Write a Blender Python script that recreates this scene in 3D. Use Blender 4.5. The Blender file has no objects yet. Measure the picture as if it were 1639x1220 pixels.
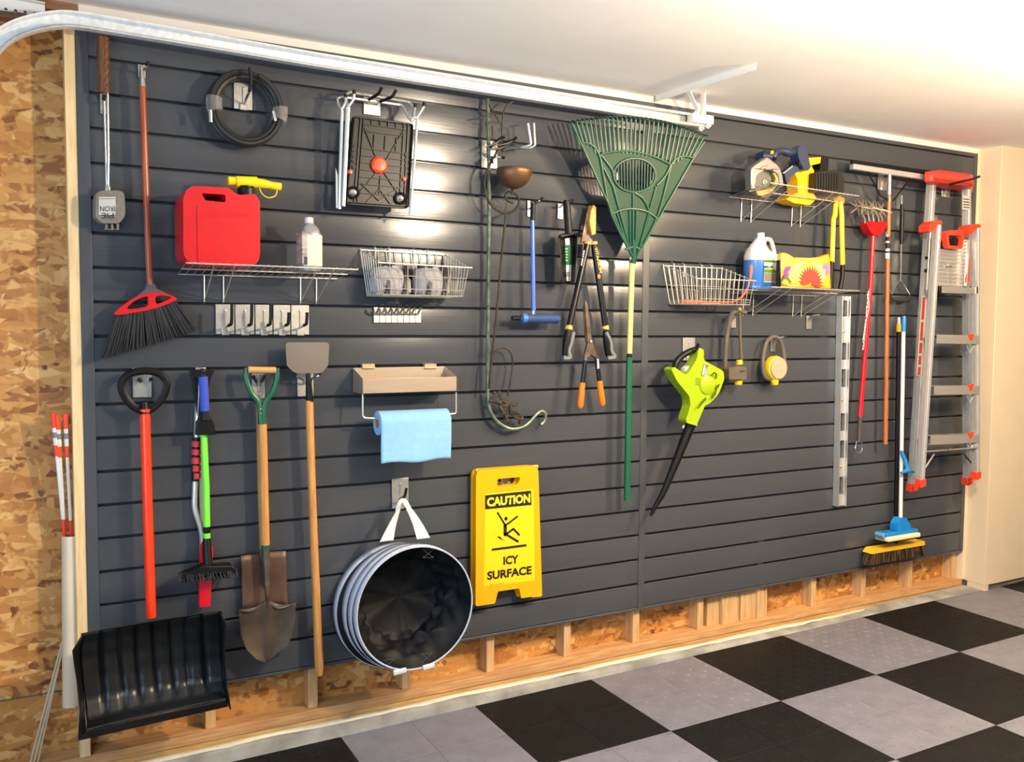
import bpy, bmesh, math, random
from mathutils import Vector, Matrix
from mathutils.geometry import tessellate_polygon
random.seed(7)
S = bpy.context.scene
COL = S.collection
# ------------------------------------------------------------------ camera
CP = Vector((-0.217, -3.5285, 1.6665))
YAW, PITCH, ROLL, FPX = 0.50333, -0.06102, 0.00702, 1440.85
_f = Vector((math.sin(YAW)*math.cos(PITCH), math.cos(YAW)*math.cos(PITCH), math.sin(PITCH)))
_r = Vector((math.cos(YAW), -math.sin(YAW), 0)); _u = _r.cross(_f)
CR = _r*math.cos(ROLL)+_u*math.sin(ROLL); CU = _u*math.cos(ROLL)-_r*math.sin(ROLL)
cam = bpy.data.cameras.new('camera'); camo = bpy.data.objects.new('camera', cam); COL.objects.link(camo)
cam.sensor_width = 36; cam.sensor_fit = 'HORIZONTAL'; cam.lens = FPX*36/1639; cam.clip_start = .05; cam.clip_end = 60
mw = Matrix((CR, CU, -_f)).transposed().to_4x4(); mw.translation = CP; camo.matrix_world = mw
S.camera = camo
# ------------------------------------------------------------------ light
S.view_settings.view_transform = 'Standard'; S.view_settings.look = 'None'
S.view_settings.gamma = 1; S.view_settings.use_curve_mapping = False
S.view_settings.exposure = 0.0
w = bpy.data.worlds.new('sky'); S.world = w; w.use_nodes = True
bg = w.node_tree.nodes['Background']; bg.inputs[0].default_value = (.80, .90, 1, 1); bg.inputs[1].default_value = .17

def lamp(name, kind, loc, power, col, size=.06, rot=None, sy=None):
    l = bpy.data.lights.new(name, kind); l.energy = power; l.color = col
    if kind == 'AREA':
        l.size = size
        if sy: l.shape = 'RECTANGLE'; l.size_y = sy
    else: l.shadow_soft_size = size
    o = bpy.data.objects.new(name, l); o.location = loc
    if rot: o.rotation_euler = rot
    COL.objects.link(o); return o
lamp('ceiling_bulb', 'POINT', (2.22, -2.25, 2.46), 230, (1, .82, .60), .06)
lamp('ceiling_bulb', 'POINT', (3.78, -2.05, 2.50), 205, (1, .74, .48), .06)
# daylight through the open garage door on the left (faces +x)
lamp('daylight_from_door', 'AREA', (-.95, -2.9, 1.5), 104, (.62, .80, 1), 1.8, (0, -math.pi/2, 0), 4.2)

# ------------------------------------------------------------------ helpers
# Measured survey of the real wall: a sight line (px,py) from the fixed survey station SP is turned into a metric
# room point (x along the wall, y = -distance from the wall face, z up). Independent of the camera object.
SP = Vector((-0.217, -3.5285, 1.6665)); SF, SR, SU, SK = _f.copy(), CR.copy(), CU.copy(), 1440.85
def at(px, py, d=0.0):
    v = SF + SR*((px-819.5)/SK) - SU*((py-610)/SK)
    return SP + v*((-d-SP.y)/v.y)
def atz(px, py, z):
    v = SF + SR*((px-819.5)/SK) - SU*((py-610)/SK)
    return SP + v*((z-SP.z)/v.z)
def A(pts, d): return [at(p[0], p[1], d if len(p) < 3 else p[2]) for p in pts]
def XZ(pts, d): return [(q.x, q.z) for q in A(pts, d)]
def lin(c):
    return tuple((x/255/12.92 if x/255 <= .04045 else ((x/255+.055)/1.055)**2.4) for x in c)
_mc = {}
def mat(name, col, rough=.5, metal=0., var=.0, scale=20., bump=0., stretch=(1, 1, 1), col2=None, spec=None, trans=0., alpha=1., ior=None, detail=4., coat=0., lo=.35, hi=.65):
    """Procedural material: a base colour broken up by noise towards a second colour, with optional fine relief."""
    if name in _mc: return _mc[name]
    m = bpy.data.materials.new(name); m.use_nodes = True; nt = m.node_tree; N = nt.nodes; L = nt.links
    b = N['Principled BSDF']; c = lin(col)
    b.inputs['Roughness'].default_value = rough; b.inputs['Metallic'].default_value = metal
    b.inputs['Base Color'].default_value = (*c, 1)
    if spec is not None: b.inputs['Specular IOR Level'].default_value = spec
    if trans: b.inputs['Transmission Weight'].default_value = trans
    if ior: b.inputs['IOR'].default_value = ior
    if coat: b.inputs['Coat Weight'].default_value = coat
    if alpha < 1: b.inputs['Alpha'].default_value = alpha
    if var or col2 or bump:
        tc = N.new('ShaderNodeTexCoord'); mp = N.new('ShaderNodeMapping'); no = N.new('ShaderNodeTexNoise')
        mp.inputs['Scale'].default_value = stretch; no.inputs['Scale'].default_value = scale; no.inputs['Detail'].default_value = detail
        L.new(tc.outputs['Object'], mp.inputs[0]); L.new(mp.outputs[0], no.inputs['Vector'])
        if var or col2:
            d = lin(col2) if col2 else tuple(x*(1-var) for x in c)
            e = c if col2 else tuple(min(1, x*(1+var)) for x in c)
            r = N.new('ShaderNodeValToRGB'); r.color_ramp.elements[0].position = lo; r.color_ramp.elements[1].position = hi
            r.color_ramp.elements[0].color = (*d, 1); r.color_ramp.elements[1].color = (*e, 1)
            L.new(no.outputs['Fac'], r.inputs[0]); L.new(r.outputs[0], b.inputs['Base Color'])
        if bump:
            bp = N.new('ShaderNodeBump'); bp.inputs['Strength'].default_value = bump; bp.inputs['Distance'].default_value = .004
            L.new(no.outputs['Fac'], bp.inputs['Height']); L.new(bp.outputs[0], b.inputs['Normal'])
    _mc[name] = m; return m

class M:
    """Collects vertices and faces for ONE mesh object."""
    def __init__(s): s.v = []; s.f = []; s.m = []; s.k = 0
    def add(s, vs, fs):
        o = len(s.v); s.v += [Vector(v) for v in vs]; s.f += [[i+o for i in f] for f in fs]; s.m += [s.k]*len(fs); return s
    def bx(s, x0, x1, y0, y1, z0, z1):
        v = [(x, y, z) for z in (z0, z1) for y in (y0, y1) for x in (x0, x1)]
        return s.add(v, [(0, 2, 3, 1), (4, 5, 7, 6), (0, 1, 5, 4), (2, 6, 7, 3), (0, 4, 6, 2), (1, 3, 7, 5)])
    def hexa(s, lo, hi):
        """box between two quads (each 4 points, same winding)"""
        return s.add(list(lo)+list(hi), [(3, 2, 1, 0), (4, 5, 6, 7), (0, 1, 5, 4), (1, 2, 6, 5), (2, 3, 7, 6), (3, 0, 4, 7)])
    def tube(s, pts, r, n=8, closed=False, sq=None, caps=True):
        pts = [Vector(p) for p in pts]; k = len(pts)
        rs = r if isinstance(r, (list, tuple)) else [r]*k
        T = []
        for i in range(k):
            a = pts[(i-1) % k] if (closed or i) else pts[0]; b = pts[(i+1) % k] if (closed or i < k-1) else pts[-1]
            t = b-a; T.append(t.normalized() if t.length > 1e-9 else Vector((0, 0, 1)))
        up = Vector((0, 1, 0)) if abs(T[0].y) < .9 else Vector((1, 0, 0))
        u = T[0].cross(up).normalized(); vs = []
        for i in range(k):
            u = (u-T[i]*u.dot(T[i])).normalized(); w_ = T[i].cross(u)
            for j in range(n):
                a = 2*math.pi*(j+(.5 if n == 4 else 0))/n
                ca, sa = math.cos(a), math.sin(a)
                if sq: ca *= sq
                vs.append(pts[i]+(u*ca+w_*sa)*rs[i])
        fs = []
        for i in range(k if closed else k-1):
            for j in range(n):
                a, b = i*n+j, i*n+(j+1) % n; c, d = ((i+1) % k)*n+(j+1) % n, ((i+1) % k)*n+j
                fs.append((a, b, c, d))
        if caps and not closed: fs += [tuple(range(n))[::-1], tuple(range((k-1)*n, k*n))]
        return s.add(vs, fs)
    def prism(s, poly, d0, d1, holes=()):
        """polygon(s) in the wall plane (x,z) extruded from d0 (towards wall) to d1 (towards room)"""
        loops = [list(poly)]+[list(h) for h in holes]
        tris = tessellate_polygon([[Vector((x, z, 0)) for x, z in l] for l in loops])
        fl = [p for l in loops for p in l]; n = len(fl)
        fs = []
        for t in tris:
            a, b, c = [fl[i] for i in t]
            if (b[0]-a[0])*(c[1]-a[1])-(b[1]-a[1])*(c[0]-a[0]) < 0: t = (t[0], t[2], t[1])
            fs.append(tuple(t)); fs.append(tuple(i+n for i in (t[0], t[2], t[1])))
        o = 0
        for li, l in enumerate(loops):
            ar = sum(l[i][0]*l[(i+1) % len(l)][1]-l[(i+1) % len(l)][0]*l[i][1] for i in range(len(l)))
            fw = (ar > 0) == (li == 0)
            for i in range(len(l)):
                a, b = o+i, o+(i+1) % len(l)
                fs.append((b, a, a+n, b+n) if fw else (a, b, b+n, a+n))
            o += len(l)
        return s.add([(x, -d1, z) for x, z in fl]+[(x, -d0, z) for x, z in fl], fs)
    def loft(s, rings, caps=True, closed=True):
        k = len(rings); n = len(rings[0]); vs = [p for r in rings for p in r]; fs = []
        for i in range(k-1):
            for j in range(n if closed else n-1): fs.append((i*n+j, i*n+(j+1) % n, (i+1)*n+(j+1) % n, (i+1)*n+j))
        if caps and closed: fs += [tuple(range(n))[::-1], tuple(range((k-1)*n, k*n))]
        return s.add(vs, fs)
    def lathe(s, prof, c, ax=(0, 0, 1), n=20, caps=True):
        ax = Vector(ax).normalized(); u = ax.orthogonal().normalized(); w_ = ax.cross(u); c = Vector(c)
        return s.loft([[c+ax*h+(u*math.cos(2*math.pi*j/n)+w_*math.sin(2*math.pi*j/n))*r for j in range(n)] for r, h in prof], caps)
    def grid(s, fn, nu, nv):
        vs = [fn(i/nu, j/nv) for i in range(nu+1) for j in range(nv+1)]
        return s.add(vs, [(i*(nv+1)+j, (i+1)*(nv+1)+j, (i+1)*(nv+1)+j+1, i*(nv+1)+j+1) for i in range(nu) for j in range(nv)])
    def ball(s, c, r, n=10, sc=(1, 1, 1)):
        c = Vector(c); rings = []
        for i in range(1, n//2):
            t = math.pi*i/(n//2)
            rings.append([c+Vector((math.sin(t)*math.cos(2*math.pi*j/n)*sc[0], math.sin(t)*math.sin(2*math.pi*j/n)*sc[1], -math.cos(t)*sc[2]))*r for j in range(n)])
        return s.loft(rings)

def fillet(pts, rad=.3, n=4):
    """round the corners of a polyline: list of Vectors or (x,z) tuples; rad = fraction of the shorter neighbour edge"""
    P = [Vector(p) for p in pts]; out = [P[0]]
    for i in range(1, len(P)-1):
        a, b, c = P[i-1], P[i], P[i+1]; q = min((a-b).length, (c-b).length)*rad
        s_, e = b+(a-b).normalized()*q, b+(c-b).normalized()*q
        for k in range(n+1):
            t = k/n; out.append(s_*(1-t)**2+b*2*t*(1-t)+e*t*t)
    return out+[P[-1]]
def smooth(pts, n=6, closed=False):
    """Catmull-Rom through the points"""
    P = [Vector(p) for p in pts]; k = len(P); out = []
    for i in range(k if closed else k-1):
        a = P[(i-1) % k] if (closed or i) else P[0]*2-P[1]; b = P[i]; c = P[(i+1) % k]
        d = P[(i+2) % k] if (closed or i < k-2) else c*2-b
        for j in range(n):
            t = j/n; out.append(.5*((2*b)+(c-a)*t+(2*a-5*b+4*c-d)*t*t+(3*b-a-3*c+d)*t**3))
    return out if closed else out+[P[-1]]
def rpoly(pts, rad=.25, n=4):
    """closed polygon with rounded corners"""
    P = [Vector(p) for p in pts]; out = []; k = len(P)
    for i in range(k):
        a, b, c = P[i-1], P[i], P[(i+1) % k]; q = min((a-b).length, (c-b).length)*rad
        s_, e = b+(a-b).normalized()*q, b+(c-b).normalized()*q
        for j in range(n+1):
            t = j/n; out.append(tuple(s_*(1-t)**2+b*2*t*(1-t)+e*t*t))
    return out
def ell(cx, cz, rx, rz, n=24, a0=0, a1=2*math.pi): return [(cx+rx*math.cos(a0+(a1-a0)*i/n), cz+rz*math.sin(a0+(a1-a0)*i/n)) for i in range(n)]

WO = {}
def wo(o): return WO.get(o.name, Vector((0, 0, 0))) if o else Vector((0, 0, 0))
def obj(name, m, mats, parent=None, bevel=0., label=None, flat=False, kind=None, seg=2, ang=35, solid=0., sub=0, loc=None, weld=False):
    me = bpy.data.meshes.new(name); off = wo(parent)
    l = Vector(loc)-off if loc is not None else Vector((0, 0, 0))
    me.from_pydata([tuple(v-off-l) for v in m.v], [], m.f)
    for x in (mats if isinstance(mats, (list, tuple)) else [mats]): me.materials.append(x)
    me.polygons.foreach_set('material_index', m.m)
    if weld:
        bm = bmesh.new(); bm.from_mesh(me); bmesh.ops.remove_doubles(bm, verts=bm.verts, dist=1e-5); bm.to_mesh(me); bm.free()
    if not flat:
        me.shade_smooth(); me.set_sharp_from_angle(angle=math.radians(ang))
    me.validate(); me.update()
    o = bpy.data.objects.new(name, me); COL.objects.link(o); o.location = l
    if parent: o.parent = parent
    WO[o.name] = off+l
    if solid:
        q = o.modifiers.new('solid', 'SOLIDIFY'); q.thickness = abs(solid); q.offset = 1 if solid > 0 else -1
    if sub:
        q = o.modifiers.new('sub', 'SUBSURF'); q.levels = q.render_levels = sub
    if bevel:
        q = o.modifiers.new('bevel', 'BEVEL'); q.width = bevel; q.segments = seg; q.limit_method = 'ANGLE'; q.angle_limit = math.radians(40)
    if label: o['label'] = label
    if kind: o['kind'] = kind
    return o
def thing(name, label, cat, loc, group=None):
    o = bpy.data.objects.new(name, None); COL.objects.link(o); o.location = loc; o.empty_display_size = .05
    WO[o.name] = Vector(loc); o['label'] = label; o['category'] = cat
    if group: o['group'] = group
    return o
def tag(o, label, cat, group=None):
    o['label'] = label; o['category'] = cat
    if group: o['group'] = group
    return o
def text(s, p0, p1, m, parent, d, name='lettering', bold=.0, flip=False, rise=None, depth=.0006, up=None):
    """flat print: the string s set along the wall-plane line p0->p1 (x,z), height = |up| (x,z vector) above it"""
    c = bpy.data.curves.new('t', 'FONT'); c.body = s; c.offset = bold; c.extrude = 0; c.resolution_u = 3
    t = bpy.data.objects.new('t', c); COL.objects.link(t)
    dg = bpy.context.evaluated_depsgraph_get(); me = bpy.data.meshes.new_from_object(t.evaluated_get(dg))
    bpy.data.objects.remove(t); bpy.data.curves.remove(c)
    xs = [v.co.x for v in me.vertices]; ys = [v.co.y for v in me.vertices]
    if not xs: return None
    x0, x1, y0, y1 = min(xs), max(xs), min(ys), max(ys)
    p0 = Vector(p0); e = Vector(p1)-p0
    n = Vector(up) if up else Vector((-e.y, e.x)).normalized()*rise
    off = wo(parent)
    for v in me.vertices:
        q = p0+e*((v.co.x-x0)/(x1-x0))+n*((v.co.y-y0)/(y1-y0)); v.co = Vector((q.x, -d, q.y))-off
    me.materials.clear(); me.materials.append(m)
    o = bpy.data.objects.new(name, me); COL.objects.link(o); o.parent = parent; WO[o.name] = off
    return o
def copies(o, off, label=None):
    c = o.copy(); COL.objects.link(c); c.location = o.location+Vector(off); WO[c.name] = wo(o)+Vector(off)
    if label: c['label'] = label
    for ch in o.children:
        k = ch.copy(); COL.objects.link(k); k.parent = c; WO[k.name] = wo(ch)+Vector(off)
        for g in ch.children:
            h = g.copy(); COL.objects.link(h); h.parent = k
    return c
def rod(p, q, r, n=10): return M().tube([p, q], r, n)
# ------------------------------------------------------------------ materials
SLAT = mat('slat_pvc', (68, 71, 76), .20, bump=.08, scale=9, stretch=(.35, 1, 30), var=.05, spec=.42)
def brushed(m, an=.7):
    b = m.node_tree.nodes['Principled BSDF']; t = m.node_tree.nodes.new('ShaderNodeTangent'); t.direction_type = 'RADIAL'; t.axis = 'Z'
    m.node_tree.links.new(t.outputs[0], b.inputs['Tangent']); b.inputs['Anisotropic'].default_value = an; b.inputs['Anisotropic Rotation'].default_value = .25
brushed(SLAT)
GALV = mat('galvanised_steel', (205, 210, 214), .34, .85, var=.12, scale=60, bump=.05)
ZINC = mat('zinc_plate', (190, 188, 182), .38, .8, var=.08, scale=40)
CHROME = mat('chrome_wire', (205, 203, 198), .25, .95)
WIRE = mat('silver_wire', (214, 208, 196), .35, .7)
BLK = mat('black_plastic', (13, 13, 14), .42, var=.15, scale=30, spec=.3)
RUB = mat('black_rubber', (18, 18, 19), .6, var=.15, scale=40, spec=.3)
PINE = mat('pine_lumber', (206, 162, 110), .6, var=.0, col2=(178, 128, 80), scale=5, stretch=(1.2, 14, 14), bump=.05)
STUD = mat('pine_stud', (214, 178, 130), .6, col2=(190, 148, 98), scale=5, stretch=(14, 14, 1.2), bump=.05)
STEEL = mat('worn_steel', (120, 112, 104), .42, .75, col2=(84, 68, 54), scale=14)
ALU = mat('aluminium', (212, 211, 208), .28, .6, var=.06, scale=30, stretch=(6, 6, .6))
RED = mat('red_plastic', (196, 16, 24), .34, var=.05, scale=20)
REDB = mat('bright_red_plastic', (226, 52, 32), .4, var=.05, scale=20)
ORANGE = mat('orange_fibreglass', (246, 62, 22), .32, var=.05, scale=30)
ORP = mat('orange_plastic', (250, 122, 28), .4, var=.05)
YEL = mat('yellow_plastic', (250, 214, 10), .38, var=.04)
ASH = mat('ash_wood', (208, 150, 82), .42, col2=(184, 122, 60), scale=6, stretch=(16, 16, 1.2), bump=.03)
WHT = mat('white_plastic', (232, 230, 224), .4, var=.02)
INK = mat('black_print', (14, 14, 14), .6)
WINK = mat('white_print', (236, 236, 232), .6)
BLUE = mat('blue_plastic', (20, 122, 196), .38, var=.05)
GREEN = mat('dark_green_enamel', (16, 84, 58), .34, var=.08, scale=12)
WHITEPAINT = mat('white_wall_paint', (212, 196, 168), .75, var=.02, scale=6, bump=.03)
CEIL = mat('white_ceiling_paint', (246, 244, 241), .85, var=.02, scale=3, bump=.03)
# ------------------------------------------------------------------ setting
def osb_material():
    m = bpy.data.materials.new('osb_strand_board'); m.use_nodes = True; N = m.node_tree.nodes; L = m.node_tree.links
    b = N['Principled BSDF']; b.inputs['Roughness'].default_value = .55
    tc = N.new('ShaderNodeTexCoord')
    prev = None
    for k, (rot, sc) in enumerate([(.25, (11, 11, 36)), (1.15, (12, 12, 32)), (-.7, (10, 10, 38))]):
        no = N.new('ShaderNodeTexNoise'); no.inputs['Scale'].default_value = 2.2
        mp = N.new('ShaderNodeMapping'); mp.inputs['Rotation'].default_value = (0, rot, 0); mp.inputs['Scale'].default_value = sc; mp.inputs['Location'].default_value = (k*3.1, 0, k)
        L.new(tc.outputs['Object'], mp.inputs[0])
        vo = N.new('ShaderNodeTexVoronoi'); vo.inputs['Scale'].default_value = .8; vo.inputs['Randomness'].default_value = 1
        L.new(mp.outputs[0], vo.inputs['Vector'])
        r = N.new('ShaderNodeValToRGB'); r.color_ramp.interpolation = 'LINEAR'
        cols = [(0, (112, 62, 26)), (.08, (156, 98, 46)), (.4, (186, 128, 64)), (.75, (202, 148, 80)), (1, (222, 178, 114))]
        e = r.color_ramp.elements
        e[0].position = 0; e[0].color = (*lin(cols[0][1]), 1); e[1].position = 1; e[1].color = (*lin(cols[4][1]), 1)
        for p, c in cols[1:4]:
            q = e.new(p); q.color = (*lin(c), 1)
        sx = N.new('ShaderNodeSeparateColor'); L.new(vo.outputs['Color'], sx.inputs[0]); L.new(sx.outputs[0], r.inputs[0])
        if prev is None: prev = r.outputs[0]
        else:
            mx = N.new('ShaderNodeMix'); mx.data_type = 'RGBA'
            n2 = N.new('ShaderNodeTexNoise'); n2.inputs['Scale'].default_value = 13+k*4; n2.inputs['Distortion'].default_value = .6; L.new(tc.outputs['Object'], n2.inputs['Vector'])
            rr = N.new('ShaderNodeValToRGB'); rr.color_ramp.elements[0].position = .46; rr.color_ramp.elements[1].position = .54
            L.new(n2.outputs['Fac'], rr.inputs[0]); L.new(rr.outputs[0], mx.inputs['Factor'])
            L.new(prev, mx.inputs['A']); L.new(r.outputs[0], mx.inputs['B']); prev = mx.outputs['Result']
    # dark resin flecks and knots
    nf = N.new('ShaderNodeTexNoise'); nf.inputs['Scale'].default_value = 11; nf.inputs['Detail'].default_value = 3
    mp = N.new('ShaderNodeMapping'); mp.inputs['Scale'].default_value = (1, 1, 1.4); L.new(tc.outputs['Object'], mp.inputs[0]); L.new(mp.outputs[0], nf.inputs['Vector'])
    rf = N.new('ShaderNodeValToRGB'); rf.color_ramp.elements[0].position = .27; rf.color_ramp.elements[1].position = .36
    rf.color_ramp.elements[0].color = (*lin((140, 84, 44)), 1); rf.color_ramp.elements[1].color = (1, 1, 1, 1)
    L.new(nf.outputs['Fac'], rf.inputs[0])
    mm = N.new('ShaderNodeMix'); mm.data_type = 'RGBA'; mm.blend_type = 'MULTIPLY'; mm.inputs['Factor'].default_value = 1
    L.new(prev, mm.inputs['A']); L.new(rf.outputs[0], mm.inputs['B'])
    L.new(mm.outputs['Result'], b.inputs['Base Color'])
    return m
OSB = osb_material()
CONC = mat('concrete', (158, 158, 154), .85, col2=(120, 118, 112), scale=7, bump=.25, detail=8)
FOAM = mat('sill_foam', (226, 218, 198), .8, var=.05, scale=30)
SILL = mat('treated_sill', (202, 166, 106), .65, col2=(172, 134, 76), scale=5, stretch=(1.2, 14, 14))
RZ, RS = 2.600, .12192           # height of the topmost groove, groove spacing
PX0, PX1, PSEAM = 0.0, 4.957, 2.459
def fz(x): return .0176*x - .0411  # the slab falls towards the door

wall = obj('wall_back', M().bx(-2.2, 5.6, .098, .11, -.1, 2.9), OSB); wall['kind'] = 'structure'
# each plank: a lip at the top that runs back into the groove, a slightly bowed face
def plank(x0, x1, z0, z1):
    h = z1-z0
    prof = [(-.002, 0), (-.002, .0), (.0, .0015), (.0022, h*.25), (.0030, h*.5), (.0026, h*.72), (.001, h-.0125), (-.001, h-.0105), (-.026, h-.010), (-.026, h)]
    vs = [(x, -y-.001, z0+z) for x in (x0, x1) for y, z in prof]+[(x, .027, z) for x in (x0, x1) for z in (z0, z1)]
    n = len(prof); fs = [(i, i+n, i+n+1, i+1) for i in range(n-1)]
    a = 2*n
    fs += [(a, a+1)+tuple(range(n-1, -1, -1)), tuple(range(n, 2*n))+(a+3, a+2), (0, a, a+2, n), (n-1, 2*n-1, a+3, a+1)]
    return M().add(vs, fs)
for x0, x1 in ((PX0+.006, PSEAM-.004), (PSEAM+.004, PX1-.006)):
    for i in range(-1, 20):
        if i == -1: z0, z1 = RZ, RZ+RS
        else: z0, z1 = RZ-RS*i-RS, RZ-RS*i
        z1 = z1
        obj('slat', plank(x0, x1, z0, z1-.0), SLAT, wall, ang=25) if i < 19 else None
# trims of the slat wall: top cap, left and right J-channels, seam strip
TRIM = mat('slat_trim', (68, 71, 76), .38, bump=.06, scale=9, stretch=(.6, 1, 14), var=.05)
TRIMV = mat('slat_trim_upright', (68, 71, 76), .38, bump=.06, scale=9, stretch=(14, 1, .6), var=.05)
zt, zb = RZ+RS, RZ-RS*19
obj('top_trim', M().bx(PX0-.014, PX1+.012, -.007, .027, zt-.004, zt+.0175), TRIM, wall, bevel=.002)
obj('edge_trim', M().bx(PX0-.014, PX0+.026, -.0065, .027, zb-.004, zt-.004), TRIMV, wall, bevel=.002)
obj('edge_trim', M().bx(PX1-.022, PX1+.012, -.0065, .027, zb-.004, zt-.004), TRIMV, wall, bevel=.002)
obj('seam_trim', M().bx(PSEAM-.019, PSEAM+.019, -.0062, .027, zb-.004, zt-.004), TRIMV, wall, bevel=.002)
obj('bottom_trim', M().bx(PX0-.014, PX1+.012, -.004, .027, zb-.014, zb-.002), TRIM, wall, bevel=.002)
obj('sheathing_joint', M().bx(-2.2, -.05, .0955, .099, .3150, .3185), mat('green_edge_paint', (62, 96, 66), .7), wall)
# framing
for xr in (-.014, .432, .838, 1.250, 1.659, 2.072, 2.477, 2.891, 3.340, 3.716, 4.127, 4.538, 4.949):
    w_ = .040 if xr > 0 else .036
    obj('stud', M().bx(xr-w_, xr, .0275 if xr > 0 else -.002, .098, .093, 2.70), STUD if xr > 0 else mat('pale_pine_stud', (238, 208, 158), .6, col2=(222, 186, 130), scale=5, stretch=(14, 14, 1.2)), wall, bevel=.002)
for xr in (.10, .12): pass
# doubled-up short blocks in the bay at x = 3
for k, (a, b, yy) in enumerate([(2.935, 3.02, .05), (3.022, 3.118, .032), (3.120, 3.155, .045), (3.158, 3.262, .036), (3.262, 3.298, .02)]):
    obj('cripple_stud', M().bx(a, b, yy, .098, .093, .6), STUD, wall, bevel=.002)
obj('sole_plate', M().bx(-1.9, 4.985, .002, .098, .054, .093), PINE, wall, bevel=.003)
obj('sill_plate', M().bx(-1.9, 4.985, .006, .11, .022, .054), SILL, wall, bevel=.003)
obj('top_plate', M().bx(-2.2, 5.0, .0275, .098, 2.70, 2.738), mat('top_plate_wood', (150, 112, 84), .7, col2=(126, 92, 66), scale=5, stretch=(1.2, 14, 14)), wall, bevel=.003)
obj('top_plate', M().bx(-2.2, PX0-.0, .0, .098, 2.74, 2.80), mat('top_plate_wood', (150, 112, 84)), wall, bevel=.003)
obj('drywall_strip', M().bx(PX0-.002, 5.0, -.001, .098, 2.7385, 2.83), mat('white_strip_paint', (226, 222, 214), .75, var=.02, scale=6), wall)
# wavy sill-seal foam
def foam():
    rows = []
    n = 300
    for i in range(n+1):
        x = -1.9+6.88*i/n
        wv = .5+.5*math.sin(x*7.1)+.3*math.sin(x*15.7+1)+(.5*abs(math.sin(x*23)) if x > 3.3 else 0)
        z = .016+.012*wv; yy = -.010-.010*wv
        rows.append([(x, .004, .034), (x, yy, z+.007), (x, yy-.001, z), (x, .004, .02)])
    return M().loft(rows, caps=False, closed=False)
obj('sill_foam', foam(), FOAM, wall, solid=.002)
# concrete curb the wall stands on
def curb():
    q = lambda x, y, z: (x, y, z)
    lo, hi = [], []
    def yf(x): return -.033-.0182*(x-.9)
    rings = []
    for i in range(41):
        x = -2.0+7.0*i/40
        y = yf(x); z1 = max(.026, fz(x)+.004)
        rings.append([(x, .11, -.15), (x, y-.004, -.15), (x, y-.002, z1-.012), (x, y+.008, z1-.001), (x, .11, z1)])
    return M().loft(rings)
cb = obj('baseboard_back', curb(), CONC, ang=50); cb['kind'] = 'structure'
# projecting white wall on the right and its return face
YF = -.140; XR = 5.000
wr = obj('wall_right', M().bx(XR, 9.0, YF, .11, .082, 2.9), WHITEPAINT, bevel=.004); wr['kind'] = 'structure'
obj('corner_foot', M().bx(XR+.002, XR+.035, YF+.001, -.02, .03, .086), WHITEPAINT, wr)
obj('return_strip', M().bx(PX1+.014, XR+.002, -.003, .11, .093, 2.83), mat('drywall_edge', (226, 206, 178), .8), wr)
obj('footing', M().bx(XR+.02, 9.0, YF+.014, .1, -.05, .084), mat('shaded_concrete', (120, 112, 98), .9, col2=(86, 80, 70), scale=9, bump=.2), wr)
ce = obj('ceiling', M().bx(-.12, 9.0, -7.0, .11, 2.770, 2.83), CEIL); ce['kind'] = 'structure'
# floor: sloped slab and interlocking tread-pattern tiles, 12 in each
fl = obj('floor', M().add([(x, y, fz(x)-dz) for dz in (.006, .1) for x, y in ((-4, -7), (9, -7), (9, .1), (-4, .1))], [(0, 1, 2, 3), (7, 6, 5, 4), (0, 4, 5, 1), (1, 5, 6, 2), (2, 6, 7, 3), (3, 7, 4, 0)]), CONC)
fl['kind'] = 'structure'
GT = mat('grey_tile_plastic', (119, 120, 133), .36, col2=(102, 103, 115), scale=9, detail=6, lo=.3, hi=.7)
BT = mat('black_tile_plastic', (20, 20, 21), .6, col2=(13, 13, 14), scale=9, detail=6, spec=.2)
def tile_mesh():
    m = M(); h = .3048/2-.0006
    m.loft([[(x*(h-q), y*(h-q), z) for x, y in ((-1, -1), (1, -1), (1, 1), (-1, 1))] for q, z in ((0, -.006), (0, -.0008), (.0012, 0))])
    n = 6
    for i in range(n):
        for j in range(n):
            cx, cy = (i-(n-1)/2)*.3048/n, (j-(n-1)/2)*.3048/n
            a = math.pi/4 if (i+j) % 2 else -math.pi/4
            ex, ey = Vector((math.cos(a), math.sin(a), 0)), Vector((-math.sin(a), math.cos(a), 0)); c = Vector((cx, cy, 0))
            p = [c-ex*.014, c-ey*.0038, c+ex*.014, c+ey*.0038]
            t = [c-ex*.008+Vector((0, 0, .0022)), c+ex*.008+Vector((0, 0, .0022))]
            m.add(p+t, [(0, 1, 5, 4), (1, 2, 5), (2, 3, 4, 5), (3, 0, 4)])
    return m
TH, TT = -.0182, .3048
proto = {}
for I in range(-6, 14):
    for J in range(-2, 8):
        ic, jc = (I+.5)/2, (J+.5)/2
        x = 2.122+(ic*math.cos(TH)+jc*math.sin(TH))*.6096; y = -.666-(jc*math.cos(TH)-ic*math.sin(TH))*.6096
        if x > 6.6 or y < -2.6 or (x > 4.9 and y > -.25): continue
        g = ((I//2)+(J//2)+1) % 2
        k = 'g' if g == 0 else 'b'
        if k not in proto:
            o = obj('floor_tile', tile_mesh(), GT if g == 0 else BT, fl, flat=True); proto[k] = o
        else:
            o = proto[k].copy(); COL.objects.link(o)
        o.location = (x, y, fz(x)); o.rotation_euler = (0, -math.atan(.0176), TH)
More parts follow.
